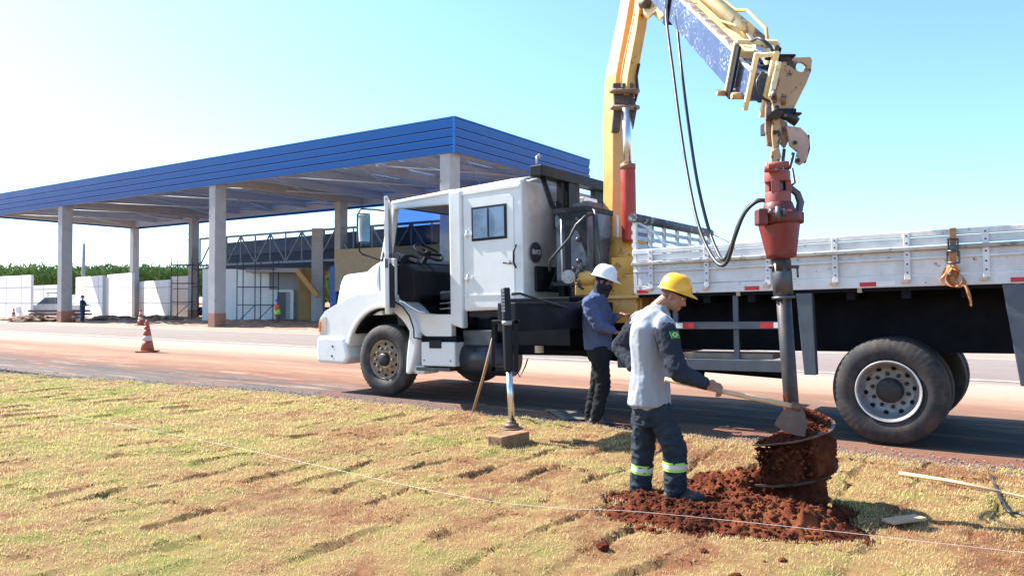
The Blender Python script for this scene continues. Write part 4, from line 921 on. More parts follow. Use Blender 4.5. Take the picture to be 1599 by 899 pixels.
tb(MB().tube([(3.86, .0, 1.86), (3.84, -.02, 2.0), (3.70, -.03, 2.12), (3.55, -.02, 2.26), (3.46, .0, 2.42), (3.36, .05, 2.52), (3.26, .12, 2.56)], .018, 8)
   .tube([(3.26, .12, 2.60), (3.22, .1, 2.3), (3.18, .1, 2.0), (3.22, .12, 1.7)], .022, 8).tube([(3.30, .16, 2.62), (3.29, .14, 2.3), (3.29, .12, 1.8)], .016, 8), 'tank_hoses', HOSE, tk)
tb(MB().box((3.305, .80, 1.75), (3.33, .84, 2.6)), 'tank_strip', REFW, tk)
# ---- outrigger beam and its jack leg
og = empty('outrigger'); og.parent = truck
tb(MB().box((3.14, -1.82, 1.16), (3.37, 1.2, 1.46)), 'outrigger_beam', BLACK, og, bevel=.012)
tb(MB().box((3.40, -.30, .94), (4.40, .3, 1.53)), 'side_board', DARK, og, bevel=.012)
tb(MB().tube([S(800, 459, -2.1), S(812, 458, -1.9), S(850, 470, -1.4), S(885, 480, -.8), S(910, 470, -.3)], .014, 8), 'jack_hose', HOSE, og)
JY = 7.5; jt, jm, jb, jf = at(789, 449, JY), at(795, 578, JY), at(799, 655, JY), at(799, 668, JY)
jr = wb(MB().tube([jt, lerp(jt, jm, .02), lerp(jt, jm, .98), jm], [.038, .046, .046, .042], 20), 'jack_cylinder', BLACK, og)
wb(MB().tube([lerp(jt, jm, .40), lerp(jt, jm, .45)], .049, 20), 'jack_band', mat('grey_band', (.3, .3, .31), .5), jr)
dcl = MB()
for k in range(7):
    p = lerp(jt, jm, .04 + k * .04); dcl.box((p.x - .046 + .004 * (k % 2), p.y - .048, p.z - .010), (p.x - .012, p.y - .040, p.z + .012))
wb(dcl, 'jack_decal', mat('worn_pale_decal', (.45, .44, .40), .6, var=.3), jr)
wb(MB().tube([jm, jb], .031, 20), 'jack_rod', CHROME, og)
wb(MB().tube([jb, jb - Zv * .015, jb - Zv * .03, jb - Zv * .065], [.04, .045, .05, .06], 20).tube([jf + Zv * .012, jf], [.11, .115], 24).tube([jf + Zv * .05, jf + Zv * .012], [.065, .075], 20), 'jack_foot', mat('rusty_jack_foot', (.16, .10, .07), .6, .3, var=.3), og)
m_ = MB(); a = at(768, 500, 7.75); b_ = at(804, 578, 7.75)
m_.box((a.x, 7.6, a.z - .03), (b_.x + .05, 7.9, a.z)); m_.box((a.x, 7.72, b_.z), (a.x + .035, 7.78, a.z)); m_.box((b_.x - .01, 7.6, b_.z), (b_.x + .035, 7.9, a.z)); m_.box((a.x, 7.72, b_.z), (b_.x, 7.78, b_.z + .04))
wb(m_, 'jack_bracket', BLACK, og)
wb(MB().tube([at(800, 568, 7.8), at(812, 588, 7.8), at(820, 572, 7.8), at(824, 560, 7.8)], .008, 6), 'loose_wire', HOSE, og)
def sm(pts, n=8):
    P = [Vector(p) for p in pts]; P = [P[0] * 2 - P[1]] + P + [P[-1] * 2 - P[-2]]; out = []
    for i in range(1, len(P) - 2):
        for k in range(n):
            t = k / n; a, b_, c, d_ = P[i - 1], P[i], P[i + 1], P[i + 2]
            out.append(.5 * ((2 * b_) + (-a + c) * t + (2 * a - 5 * b_ + 4 * c - d_) * t * t + (-a + 3 * b_ - 3 * c + d_) * t ** 3))
    out.append(P[-2]); return out
# ---- crane foot, column, cylinder, boom
cr = empty('crane'); cr.parent = truck
m_ = MB(); m_.box((2.80, .30, 1.20), (3.34, 2.1, 1.52)); m_.box((2.86, .45, 1.52), (3.30, 1.9, 1.80)); tb(m_, 'crane_base', YELLOW, cr, bevel=.02)
m_ = MB().box((2.76, .24, 1.50), (3.36, 2.16, 1.54))
for v in (.35, .75, 1.15, 1.55): m_.box((2.77, v, 1.30), (2.80, v + .05, 1.5))
tb(m_, 'base_flange', YELLOW, cr, bevel=.006)
tb(MB().box((2.79, .50, 1.10), (2.81, 1.9, 1.2)), 'base_grille', DARK, cr)
mb1 = at(976, 470, 10.2); mb2 = at(975, 372, 10.2)
wb(MB().tube([at(982, 455, 10.1), at(982, 440, 10.1), at(980, 395, 10.1), at(980, 372, 10.1)], [.36, .33, .27, .24], 24), 'slewing_column', YELLOW, cr)
wb(MB().box(at(948, 448, 9.75), at(998, 428, 9.8)).box(at(955, 428, 9.76), at(992, 402, 9.79)), 'gusset_plate', YELLOW, cr, bevel=.004)
gb = MB()
for q_ in range(5): gb.tube([at(953 + q_ * 10, 440, 9.70), at(953 + q_ * 10, 440, 9.76)], .018, 8)
wb(gb, 'gusset_bolts', STEELD, cr)
wb(MB().tube([at(996, 398, 9.9), at(997, 455, 9.9)], .02, 8).tube([at(1000, 398, 9.9), at(1001, 455, 9.9)], .015, 8), 'slew_hoses', HOSE, cr)
m_ = MB(); m_.ell(at(915, 435, 9.55), (.16, .12, .10)); m_.box(at(899, 440, 9.5), at(926, 462, 9.6)); wb(m_, 'control_block', YELLOW, cr, bevel=.02)
c = at(888, 432, 9.3); ax_ = Vector((-.3, -1, 0)).normalized(); m_ = MB().tube([c, c + ax_ * .03], .082, 24).tube([c + ax_ * .03, c + ax_ * .05], .052, 18).tube([c + ax_ * .05, c + ax_ * .07], .02, 10)
for q_ in range(5): a_ = q_ * 1.256; m_.tube([c + ax_ * .02 + Vector((math.cos(a_), 0, math.sin(a_))) * .066, c + ax_ * .042 + Vector((math.cos(a_), 0, math.sin(a_))) * .066], .009, 6)
wb(m_, 'valve_dial', mat('grey_dial', (.35, .36, .37), .35, .4), cr)
m_ = MB(); rr_ = random.Random(3)
for k in range(34):
    p = at(rr_.uniform(890, 914), rr_.uniform(420, 452), 9.5); q = p + Vector((rr_.uniform(-.05, .05), rr_.uniform(-.05, .05), rr_.uniform(-.1, .1))); m_.tube([p, q], rr_.uniform(.008, .02), 6)
wb(m_, 'control_valves', STEELD, cr)
# column: lower arm, left face lit, right face in shade
cp = [(at(960, 400, 10.25), .40), (at(962, 290, 10.25), .40), (at(963, 185, 10.25), .44), (at(968, 120, 10.25), .46), (at(984, 30, 10.25), .40), (at(992, -20, 10.25), .38)]
crot = Vector((.82, .57, 0)); cnn = Vector((-.57, .82, 0))
def bend(m_, pts, a, b_):
    rows = []
    for p, wd in pts: rows.append([m_.bm.verts.new(p + a * i * wd / 2 * .68 + b_ * j * wd / 2 * .50) for i, j in ((-1, -1), (1, -1), (1, 1), (-1, 1))])
    for r0, r1 in zip(rows, rows[1:]):
        for k in range(4): m_.bm.faces.new((r0[k], r0[(k + 1) % 4], r1[(k + 1) % 4], r1[k]))
    m_.bm.faces.new(rows[0]); m_.bm.faces.new(rows[-1])
m_ = MB(); bend(m_, cp, crot, cnn); wb(m_, 'crane_column', mat('sun_faded_yellow_column', (.76, .40, .11), .45, var=.1, spot=(.20, .11, .06), spot_lv=.65, spot_scale=6, spot2=(.74, .46, .20), spot2_lv=.6), cr, bevel=.012)
# link plates and small box section in front of the column
fr = -.28
q = [(986, 160), (976, 135), (992, 60), (1002, -10)]
m_ = MB(); bend(m_, [(at(981, 150, 9.98), .30), (at(984, 120, 9.98), .24), (at(999, 40, 9.98), .24), (at(1006, -15, 9.98), .24)], crot, cnn); wb(m_, 'lift_link', YELLOW, cr, bevel=.012)
m_ = MB(); m_.poly([at(958, 128, 9.90), at(990, 128, 9.90), at(990, 148, 9.90), at(996, 168, 9.90), at(990, 200, 9.90), at(984, 172, 9.9), at(972, 172, 9.9), at(968, 205, 9.9), at(956, 205, 9.9), at(960, 160, 9.9)], (0, .10, 0))
wb(m_, 'pivot_plate', mat('grimy_pivot_steel', (.10, .075, .06), .55, .2, var=.4, spot=(.30, .17, .08), spot_lv=.6), cr, bevel=.01)
m_ = MB()
for y in (141, 167): m_.tube([at(955, y, 9.9), at(957, y, 9.85), at(994, y, 9.85), at(997, y, 9.9)], [.03, .035, .035, .03], 12)
wb(m_, 'pivot_pins', RUSTL, cr)
wb(MB().tube([at(978, 168, 9.82), at(981, 264, 9.82)], .052, 18), 'lift_rod', CHROME, cr)
wb(MB().tube([at(981, 258, 9.82), at(981, 262, 9.82), at(983, 372, 9.82), at(983, 378, 9.82)], [.085, .095, .095, .085], 24), 'lift_cylinder', REDC, cr)
wb(MB().tube([at(981, 256, 9.82), at(981, 264, 9.82)], .10, 20).tube([at(976, 253, 9.8), at(976, 262, 9.8)], .03, 8), 'cylinder_head', mat('grimy_cylinder_head', (.3, .14, .07), .6, var=.5), cr)
wb(MB().tube([at(999, 98, 9.95), at(995, 118, 9.95), at(997, 140, 9.95), at(992, 158, 9.95)], .018, 8), 'link_hose', HOSE, cr)
wb(MB().tube([at(992, 18, 9.84), at(983, 60, 9.84), at(976, 90, 9.84), at(971, 120, 9.84), at(972, 135, 9.84)], .012, 6), 'steel_pipe', PALEY, cr)
m_ = MB().poly([at(1000, -20, 9.9), at(1042, -20, 9.5), at(1040, 20, 9.5), at(1034, 24, 9.5), at(1026, 14, 9.6), at(1016, 22, 9.7), at(1008, 18, 9.8)], (0, .15, 0)); wb(m_, 'elbow_plate', PALEY, cr)
m_ = MB().tube([at(1003, 2, 9.8), at(1018, 2, 9.7)], .07, 14); wb(m_, 'elbow_pin', mat('grimy_pivot_steel', (.1, .07, .06)), cr)
# boom: E beyond the top of the picture, T above the drill
E_ = Vector((1.507, 10.3, 6.20)); T_ = Vector((1.8125, 5.5, 2.958)); bd = (T_ - E_).normalized()
bup = (Vector((0, 0, 1)) - bd * bd.z).normalized(); bsd = bd.cross(bup).normalized()          # bsd points to the picture's left
if bsd.x > 0: bsd = -bsd
def bp_(t, s_=0, h=0): return lerp(E_, T_, t) + bsd * s_ + bup * h
def beam(t0, t1, w0, h0, off=0): 
    m_ = MB(); rows = [[m_.bm.verts.new(bp_(t, i * w0 / 2, j * h0 / 2 + off)) for i, j in ((-1, -1), (1, -1), (1, 1), (-1, 1))] for t in (t0, t1)]
    for k in range(4): m_.bm.faces.new((rows[0][k], rows[0][(k + 1) % 4], rows[1][(k + 1) % 4], rows[1][k]))
    m_.bm.faces.new(rows[0]); m_.bm.faces.new(rows[1]); return m_
BW, BH = .28, .29
wb(beam(-.02, .945, BW, BH), 'outer_boom', PALEY, cr, bevel=.01)
m_ = MB(); m_.poly([bp_(-.02, BW / 2 + .003, -BH / 2 + .01), bp_(.94, BW / 2 + .003, -BH / 2 + .01), bp_(.94, BW / 2 + .003, BH / 2 - .03), bp_(-.02, BW / 2 + .003, BH / 2 - .03)], bsd * .004); wb(m_, 'boom_side', BLUEC, cr)
m_ = MB(); m_.obox(bp_(.0, BW / 2 - .02, BH / 2 + .005), bp_(.94, BW / 2 - .02, BH / 2 + .005), .05, .02, up=bup); m_.obox(bp_(0, -BW / 2 + .02, BH / 2 + .03), bp_(.93, -BW / 2 + .02, BH / 2 + .03), .04, .06, up=bup); wb(m_, 'boom_flange', mat('grimy_boom_edge', (.16, .12, .10), .6, var=.5, spot=(.5, .42, .3), spot_lv=.55, spot_scale=10), cr)
wb(MB().tube([bp_(.0, -.01, BH / 2 + .08), bp_(.90, -.01, BH / 2 + .08)], .06, 16), 'extension_cylinder', PALEY, cr)
wb(MB().tube([bp_(.90, -.01, BH / 2 + .06), bp_(.99, -.01, BH / 2 + .0)], .026, 14), 'extension_rod', CHROME, cr)
wb(MB().tube([bp_(.0, -.09, BH / 2 + .10), bp_(.80, -.09, BH / 2 + .10), bp_(.84, -.11, BH / 2 + .15), bp_(.92, -.11, BH / 2 + .13), bp_(.95, -.09, BH / 2 + .04)], .014, 8)
   .tube([bp_(0, .06, BH / 2 + .04), bp_(.82, .06, BH / 2 + .04), bp_(.88, .04, BH / 2 + .09), bp_(.93, .02, BH / 2 + .05)], .010, 8), 'boom_pipes', mat('yellow_brown_pipe', (.55, .36, .10), .5), cr)
wb(beam(.88, 1.0, BW - .06, BH - .07, -.02), 'inner_boom', BLUEC, cr, bevel=.01)
wb(MB().obox(bp_(.945, BW / 2 - .03, BH / 2 - .05), bp_(1.0, BW / 2 - .03, BH / 2 - .05), .03, .012, up=bup), 'inner_edge', REFW, cr)
# collar of the outer boom
def frame_(t, w0, h0, th, h_off=0, dt=.012):
    m_ = MB()
    for (a, b_) in (((-w0, -h0), (-w0, h0)), ((w0, -h0), (w0, h0)), ((-w0, h0), (w0, h0)), ((-w0, -h0), (w0, -h0))):
        m_.obox(bp_(t, a[0], a[1] + h_off), bp_(t, b_[0], b_[1] + h_off), th, th, up=bd)
    return m_
wb(frame_(.948, .155, .19, .035, .025), 'boom_collar', mat('pale_yellow_edge', (.85, .72, .42), .45, spot=(.2, .12, .08), spot_lv=.66, spot_scale=12), cr, bevel=.006)
for s_ in (1, -1): wb(MB().obox(bp_(.957, .15 * s_, -.19), bp_(.957, .15 * s_, .2), .02, .07, up=bd), 'collar_plate', BLACK, cr)
wb(MB().obox(bp_(.585, .16, -.19), bp_(.585, .16, .19), .03, .10, up=bd).obox(bp_(.585, .16, -.17), bp_(.585, -.16, -.17), .03, .10, up=bd), 'boom_root_collar', BLACK, cr)
wb(MB().tube([bp_(.948, .15, -.17), bp_(.948, .23, -.17)], .024, 10), 'collar_pin', TANY, cr)
# boom tip: yellow uprights, shackles and a big plate with a round hole
wb(MB().obox(bp_(.998, .095, -.20), bp_(.998, .095, .22), .035, .03, up=bd).obox(bp_(1.003, -.03, -.24), bp_(1.003, -.03, .24), .045, .035, up=bd).obox(bp_(.998, .095, .20), bp_(1.003, -.03, .22), .03, .03, up=bd), 'tip_uprights', mat('pale_yellow_edge', (.85, .72, .42)), cr, bevel=.006)
wb(MB().tube([bp_(.985, .09, -.12), bp_(.985, .19, -.12)], .026, 12), 'tip_pin', TANY, cr)
wb(MB().obox(bp_(.985, -.06, -.16), bp_(.985, -.06, .18), .10, .05, up=bd), 'tip_housing', BLACK, cr)
TY = 5.42
pl = [(1214, 108), (1222, 96), (1238, 92), (1240, 88), (1268, 87), (1271, 92), (1269, 110), (1262, 128), (1238, 176), (1212, 178), (1206, 150)]
m_ = MB(); m_.poly([at(x, y, TY - .03) for x, y in pl], (0, .03, 0))
hole_c = at(1253, 103, TY - .03)
tpo = wb(m_, 'tip_plate', TANY, cr, bevel=.004)
cut = MB().tube([hole_c - Vector((0, .1, 0)), hole_c + Vector((0, .2, 0))], .036, 20); cuto = cut.build('cut', BLACK, cr, xf=TINV)
bo = tpo.modifiers.new('hole', 'BOOLEAN'); bo.operation = 'DIFFERENCE'; bo.object = cuto; bo.solver = 'EXACT'
dg = bpy.context.evaluated_depsgraph_get(); nm = bpy.data.meshes.new_from_object(tpo.evaluated_get(dg)); tpo.modifiers.clear(); tpo.data = nm
bpy.data.objects.remove(cuto)
wb(MB().poly([at(1226, 93, TY + .05), at(1267, 90, TY + .05), at(1270, 96, TY + .05), at(1236, 172, TY + .05), at(1212, 176, TY + .05)], (0, .02, 0)) if False else
   MB().box(at(1202, 82, TY - .05), at(1230, 100, TY + .15)), 'tip_bracket', BLACK, cr, bevel=.01)
wb(MB().obox(at(1218, 95, TY - .1), at(1206, 150, TY - .1), .035, .03, up=(0, 1, 0)).tube([at(1217, 103, TY - .14), at(1217, 103, TY - .04)], .02, 10), 'tip_clevis', mat('pale_yellow_edge', (.85, .72, .42)), cr, bevel=.004)
wb(MB().box(at(1214, 168, TY - .06), at(1236, 182, TY + .06)).box(at(1236, 174, TY - .05), at(1246, 183, TY + .05)), 'tip_stop', BLACK, cr, bevel=.005)
m_ = MB(); r6 = random.Random(21)
for k in range(11):
    p = at(r6.uniform(1196, 1226), r6.uniform(112, 188), TY - r6.uniform(.0, .1)); q = p + Vector((r6.uniform(-.04, .04), r6.uniform(-.05, .05), r6.uniform(-.07, .03))); wb(MB().tube([p, q], r6.uniform(.010, .024), 8), 'tip_bolt', RUSTL, cr)
m_ = MB().tube(sm([at(1176, 62, TY + .2), at(1188, 58, TY), at(1204, 70, TY - .05), at(1212, 84, TY - .05)]), .012, 8).tube(sm([at(1192, 112, TY - .08), at(1184, 128, TY - .1), at(1192, 150, TY - .1), at(1204, 158, TY - .08)]), .010, 8)
wb(m_, 'tip_hoses', HOSE, cr)
# folded chain of linkage plates
LY = 5.33
def plate(pts, Y, th, m, name, par=cr, bv=.004): return wb(MB().poly([at(x, y, Y) for x, y in pts], (0, th, 0)), name, m, par, bevel=bv)
lk = empty('end_linkage'); lk.parent = truck
plate([(1198, 165), (1206, 160), (1210, 205), (1208, 228), (1200, 226), (1197, 200)], LY - .02, .03, RUSTL, 'link_plate', lk)
plate([(1208, 178), (1218, 180), (1222, 200), (1218, 232), (1210, 240), (1207, 210)], LY - .05, .03, TANY, 'link_plate', lk)
plate([(1218, 182), (1231, 190), (1236, 212), (1228, 230), (1221, 222)], LY - .02, .04, RUSTL, 'link_plate', lk)
plate([(1230, 195), (1252, 198), (1262, 208), (1266, 220), (1262, 248), (1252, 257), (1244, 252), (1248, 236), (1236, 226)], LY - .06, .035, mat('pale_rusty_link', (.50, .36, .28), .55, var=.2, spot=(.16, .08, .06), spot_lv=.58, spot_scale=14), 'link_plate', lk)
plate([(1252, 212), (1266, 209), (1267, 232), (1260, 254), (1250, 250)], LY - .01, .03, NUT, 'link_plate', lk)
plate([(1206, 236), (1218, 228), (1222, 244), (1216, 258), (1206, 252)], LY - .06, .05, TANY, 'link_plate', lk)
wb(MB().tube([at(1214, 178, LY - .1), at(1214, 178, LY + .1)], .035, 14).tube([at(1243, 222, LY - .09), at(1243, 222, LY + .08)], .014, 12).tube([at(1247, 250, LY - .08), at(1247, 250, LY + .08)], .016, 12).tube([at(1203, 183, LY - .08), at(1203, 183, LY + .08)], .018, 12).tube([at(1212, 206, LY - .08), at(1212, 206, LY + .08)], .016, 10), 'link_pins', NUT, lk)
wb(MB().tube([at(1210, 178, LY + .05), at(1230, 180, LY + .05), at(1246, 190, LY + .05)], .035, 8).box(at(1196, 190, LY + .05), at(1212, 212, LY + .15)), 'link_body', NUT, lk)
# chain shackle and hook
wb(MB().tube([at(1226, 232, LY - .03), at(1224, 250, LY - .03), at(1228, 264, LY - .03), at(1234, 262, LY - .03), at(1238, 248, LY - .03), at(1240, 238, LY - .03)], .012, 8), 'shackle', STEELD, lk)
wb(MB().tube([at(1228, 262, LY - .03), at(1232, 288, LY - .03)], .022, 8).tube([at(1238, 262, LY), at(1242, 285, LY), at(1235, 290, LY)], .010, 8), 'hook_shank', STEELD, lk)
hk = [at(1226, 298, 5.2), at(1234, 292, 5.2), at(1246, 302, 5.2), at(1251, 316, 5.2), at(1248, 329, 5.2), at(1238, 336, 5.2), at(1228, 332, 5.2), at(1224, 322, 5.2), at(1227, 316, 5.2)]
wb(MB().tube(hk, [.020, .022, .024, .026, .026, .024, .020, .014, .006], 10), 'crane_hook', STEELD, lk)
# supply hoses of the drill motor
hA = [at(1042, 12, 7.3), at(1043, 38, 7.2), at(1052, 110, 6.9), at(1062, 190, 6.6), at(1074, 270, 6.3), at(1088, 340, 6.0), at(1104, 385, 5.8), at(1122, 412, 5.6), at(1136, 408, 5.5), at(1148, 370, 5.4), at(1162, 335, 5.35), at(1180, 316, 5.3), at(1200, 311, 5.28)]
hB = [at(1059, 25, 7.3), at(1060, 52, 7.2), at(1067, 120, 6.9), at(1077, 200, 6.6), at(1089, 280, 6.3), at(1105, 350, 6.0), at(1120, 392, 5.75), at(1131, 405, 5.6), at(1142, 385, 5.5), at(1154, 350, 5.42), at(1170, 322, 5.35), at(1186, 312, 5.3), at(1202, 316, 5.28)]
for h_ in (hA, hB): wb(MB().tube(sm(h_), .014, 8), 'hydraulic_hose', HOSE, cr)
# ---- cargo bed
bed = empty('cargo_bed'); bed.parent = truck
UF, UR = 2.675, -3.35
def sideboards(v, s_):
    o0 = v; i0 = v + s_ * .03
    tb(MB().box((UR, o0, 1.535), (UF, i0 + s_ * .02, 1.64)), 'bottom_rail', BOARD, bed, bevel=.006)
    tb(MB().box((UR, o0 + s_ * .006, 1.648), (UF - .02, i0, 1.80)), 'side_plank', BOARD, bed, bevel=.004)
    tb(MB().box((UR, o0 + s_ * .006, 1.808), (UF - .02, i0, 1.875)), 'side_plank', BOARD, bed, bevel=.004)
    tb(MB().box((UR, o0 + s_ * .006, 1.925), (UF - .02, i0, 2.00)), 'side_plank', BOARD, bed, bevel=.004)
    tb(MB().box((UR, o0 - s_ * .05, 1.875), (UF + .03, i0, 1.912)), 'middle_rail', BRAIL if s_ > 0 else BOARD, bed, bevel=.006)
    tb(MB().box((UR, o0 - s_ * .012, 2.008), (UF + .03, i0 + s_ * .01, 2.062)), 'top_rail', BOARD, bed, bevel=.006)
    tb(MB().box((UR, o0 - s_ * .020, 1.792), (UF + .02, o0, 1.815)), 'lower_batten', BOARD, bed, bevel=.004)
sideboards(0.0, 1); sideboards(VW, -1)
for px in (1017, 1104, 1200, 1305, 1417.5, 1541):
    u = S(px, 410)[0]; p = tb(MB().box((u - .028, -.028, 1.60), (u + .028, .0, 2.05)), 'stake', BOARD, bed, bevel=.005)
    m_ = MB()
    for z in (1.67, 1.75, 1.84, 1.95, 2.02): m_.lathe((u, -.028, z), (0, -1, 0), [(0, .009), (.006, .006), (.007, 0)], 8)
    tb(m_, 'bolts', NUT, p)
    tb(MB().prism([(u - .02, 1.60), (u + .05, 1.60), (u + .06, 1.575), (u + .0, 1.57)], -.03, 0), 'bracket', mat('rusty_bracket', (.45, .32, .25), .7), p)
for k in range(4):
    u = -1.55 - .55 * k; tb(MB().box((u - .028, -.028, 1.60), (u + .028, .0, 2.05)), 'stake', BOARD, bed, bevel=.005)
for px0, px1, px2 in ((995, 1013, 1030), (1163, 1186, 1163), (1343, 1369, 1398), (1579, 1605, 1579)):
    u0, u1 = S(px0, 460)[0], S(px1, 460)[0]; tb(MB().box((u0, -.004, 1.548), (u1, 0, 1.590)), 'red_reflector', REFR, bed)
    u2 = S(px2, 460)[0]
    if px2 > px1: tb(MB().box((u1, -.004, 1.548), (u2, 0, 1.590)), 'white_reflector', REFW, bed)
m_ = MB()
for px in (1152, 1342, 1590): 
    u = S(px, 462)[0]; m_.box((u - .02, .01, 1.49), (u + .02, .05, 1.54))
tb(m_, 'chain_lugs', mat('rusty_bracket', (.45, .32, .25)), bed)
# headboard ladder
hb_ = empty('headboard'); hb_.parent = bed
m_ = MB()
for v in (.0, .42, .84, 1.26, 1.68, 2.1, 2.42): m_.box((2.66, v, 1.55), (2.70, v + .045, 2.42))
tb(m_, 'headboard_posts', BOARD, hb_)
for z in (2.32, 2.22, 2.12, 2.02, 1.92): tb(MB().box((2.70, 0, z - .03), (2.715, 2.46, z + .02)), 'headboard_slat', BOARD, hb_, bevel=.003)
tb(MB().tube([(2.68, -.03, 2.44), (2.68, 2.5, 2.44)], .058, 12), 'headboard_beam', mat('chipped_dark_timber', (.08, .085, .10), .6, var=.4, spot=(.5, .48, .45), spot_lv=.6, spot_scale=12), hb_)
tb(MB().box((2.60, .0, 1.55), (2.64, 2.46, 1.9)), 'front_board', BOARD, hb_)
tb(MB().tube([(2.70, .02, 2.42), (2.55, .2, 2.3), (2.35, .1, 2.12), (2.15, .02, 2.07)], .012, 6), 'white_rope', REFW, hb_)
tb(MB().tube([(2.68, 2.5, 2.44), (2.4, 2.4, 2.3), (2.2, 2.44, 2.07)], .006, 5), 'dark_rope', HOSE, hb_)
# cargo just showing above the side
r3 = random.Random(5); m_ = MB()
for k in range(30):
    p = (r3.uniform(1.0, 2.4), r3.uniform(.25, .6), r3.uniform(1.95, 2.07)); m_.ell(p, (r3.uniform(.05, .14), .08, r3.uniform(.02, .05)), n=6)
# ---- side guard under the bed and mudguard stays
sg = empty('side_guard'); sg.parent = truck
GG = mat('grey_blue_guard', (.085, .10, .125), .4, .2, var=.2, spot=(.16, .10, .07), spot_lv=.66)
tb(MB().box((.93, .02, 1.13), (2.30, .06, 1.212)), 'guard_rail', GG, sg, bevel=.006); tb(MB().box((.93, .02, .675), (2.95, .06, .80)), 'guard_rail', GG, sg, bevel=.006)
for u in (1.52, 2.22): tb(MB().box((u - .03, .062, .72), (u + .03, .10, 1.5)), 'guard_post', GG, sg, bevel=.004)
for a, b_, m__ in ((1055, 1066, REFW), (1066, 1084, REFR), (1187, 1208, REFR), (1208, 1219, REFW)):
    u0, u1 = S(a, 509, .02)[0], S(b_, 509, .02)[0]; tb(MB().box((u0, .014, 1.143), (u1, .02, 1.200)), 'reflector', m__, sg)
tb(MB().prism([(.86, 1.5), (.70, 1.5), (.68, .66), (.80, .66)], .0, .10), 'guard_stay', GG, sg, bevel=.008)
tb(MB().prism([(-.95, 1.53), (-1.16, 1.53), (-1.24, .60), (-1.06, .62)], .0, .10), 'guard_stay', GG, sg, bevel=.008)
tb(MB().obox((2.9, .1, .74), (2.0, .35, .60), .05, .05).tube([(2.25, .5, .72), (1.1, .5, .66)], .10, 10), 'spare_rack', DARK, sg)
tb(MB().box((1.15, .12, .80), (2.15, .5, .86)), 'tool_tray', mat('tan_tray', (.30, .22, .17), .8), sg)
# strap on the bed: rests on it, a thing of its own
def SP_(px, py, v): return RV + Uv * S(px, py, v)[0] + Nv * v + Wv * S(px, py, v)[2]
st = empty('ratchet_strap', SP_(1489, 390, -.04), 'orange lashing strap with steel ratchet hanging down the white bed side', 'strap')
sti = Matrix.Translation(-st.location)
def sbuild(m_, n_, mm, par=st, **k): return m_.build(n_, mm, par, xf=sti, **k)
w1 = [SP_(1489, y, v) for y, v in ((356, .03), (358, -.03), (376, -.075), (392, -.075), (404, -.06), (416, -.05))]
m_ = MB()
for a, b_ in zip(w1, w1[1:]): m_.obox(a, b_, .006, .052, up=Dv)
sbuild(m_, 'webbing', STRAP)
m_ = MB()
for s_ in (-1, 1):
    for a, b_ in ((372, 400), (392, 411)): m_.obox(SP_(1489 + s_ * (7.5 if a == 372 else 9.5), a, -.085), SP_(1489 + s_ * (7.5 if a == 372 else 9.5), b_, -.085), .014, .008)
for y in (373, 392, 410): m_.tube([SP_(1480, y, -.09), SP_(1498, y, -.09)], .009, 8)
m_.obox(SP_(1489, 378, -.095), SP_(1489, 390, -.095), .012, .05, up=Dv)
sbuild(m_, 'ratchet', STEELD)
# bunched webbing tail
m_ = MB(); r4 = random.Random(11)
loops = [[(1485, 414), (1474, 428), (1467, 438), (1476, 444), (1488, 436), (1494, 420)], [(1490, 414), (1500, 428), (1506, 438), (1500, 448), (1490, 444), (1484, 430)], [(1486, 418), (1478, 432), (1484, 446), (1496, 448), (1504, 440)], [(1492, 440), (1500, 448), (1507, 446), (1512, 456), (1515, 466), (1517, 478)]]
for i, L in enumerate(loops):
    P = sm([SP_(x, y, -.05 - .02 * i + .02 * math.sin(k * 1.7)) for k, (x, y) in enumerate(L)], 5); tw = 0
    rows = []
    for k, p in enumerate(P):
        ang = .5 + .35 * i + k * .11; wv = (Dv * math.cos(ang) + Nv * math.sin(ang) * .8 + Zv * .2 * math.sin(k * .4)) * (.034 if i < 3 else .014)
        rows.append((m_.bm.verts.new(p - wv), m_.bm.verts.new(p + wv)))
    for a, b_ in zip(rows, rows[1:]): f = m_.bm.faces.new((a[0], a[1], b_[1], b_[0])); f.smooth = True
o = sbuild(m_, 'webbing_tail', STRAP); sl = o.modifiers.new('thick', 'SOLIDIFY'); sl.thickness = .005

# ================================================================== DRILL HANGING FROM THE BOOM
AY = 5.2
def ap(px, py, Y=AY): return at(px, py, Y)
at_top, at_bot = ap(1219, 398), ap(1247, 812); axd = (at_bot - at_top).normalized()
dr = empty('earth_auger', at_bot, 'red hydraulic earth drill with dark shaft and screw blade hanging from the boom tip', 'auger')
dri = Matrix.Translation(-at_bot)
def db(m_, n_, mm, par=dr, **k): return m_.build(n_, mm, par, xf=dri, **k)
h0, h1 = ap(1214, 258), ap(1219, 400)
def hp(y): return lerp(h0, h1, (y - 258) / 142.)
# clevis head with slots
hd = MB(); hd.tube([hp(330), hp(300)], .085, 20); hd.tube([hp(268), hp(284)], .085, 20)
for a in (0, 2.1, 4.2, 1.0): hd.obox(hp(282) + Vector((math.cos(a) * .066, math.sin(a) * .066, 0)), hp(302) + Vector((math.cos(a) * .066, math.sin(a) * .066, 0)), .055, .04, up=(math.cos(a), math.sin(a), 0))
db(hd, 'drill_head', PINKR, bevel=.004)
db(MB().tube([ap(1203, 268, 5.12), ap(1203, 254, 5.12)], .035, 14).tube([ap(1200, 258, 5.08), ap(1232, 256, 5.08)], .022, 10), 'head_ear', PINKR)
db(MB().tube([hp(262), hp(320)], .040, 12), 'inner_spindle', STEELD)
fl = MB(); fl.tube([hp(330), hp(334), hp(346), hp(350)], [.13, .152, .155, .14], 20); fl.tube([hp(316), hp(330)], [.09, .11], 16)
db(fl, 'motor_flange', REDM, bevel=.003)
c = ap(1192, 338, 5.10); db(MB().box(c + Vector((-.045, -.05, -.06)), c + Vector((.02, .05, .05))), 'port_block', REDM, bevel=.012)
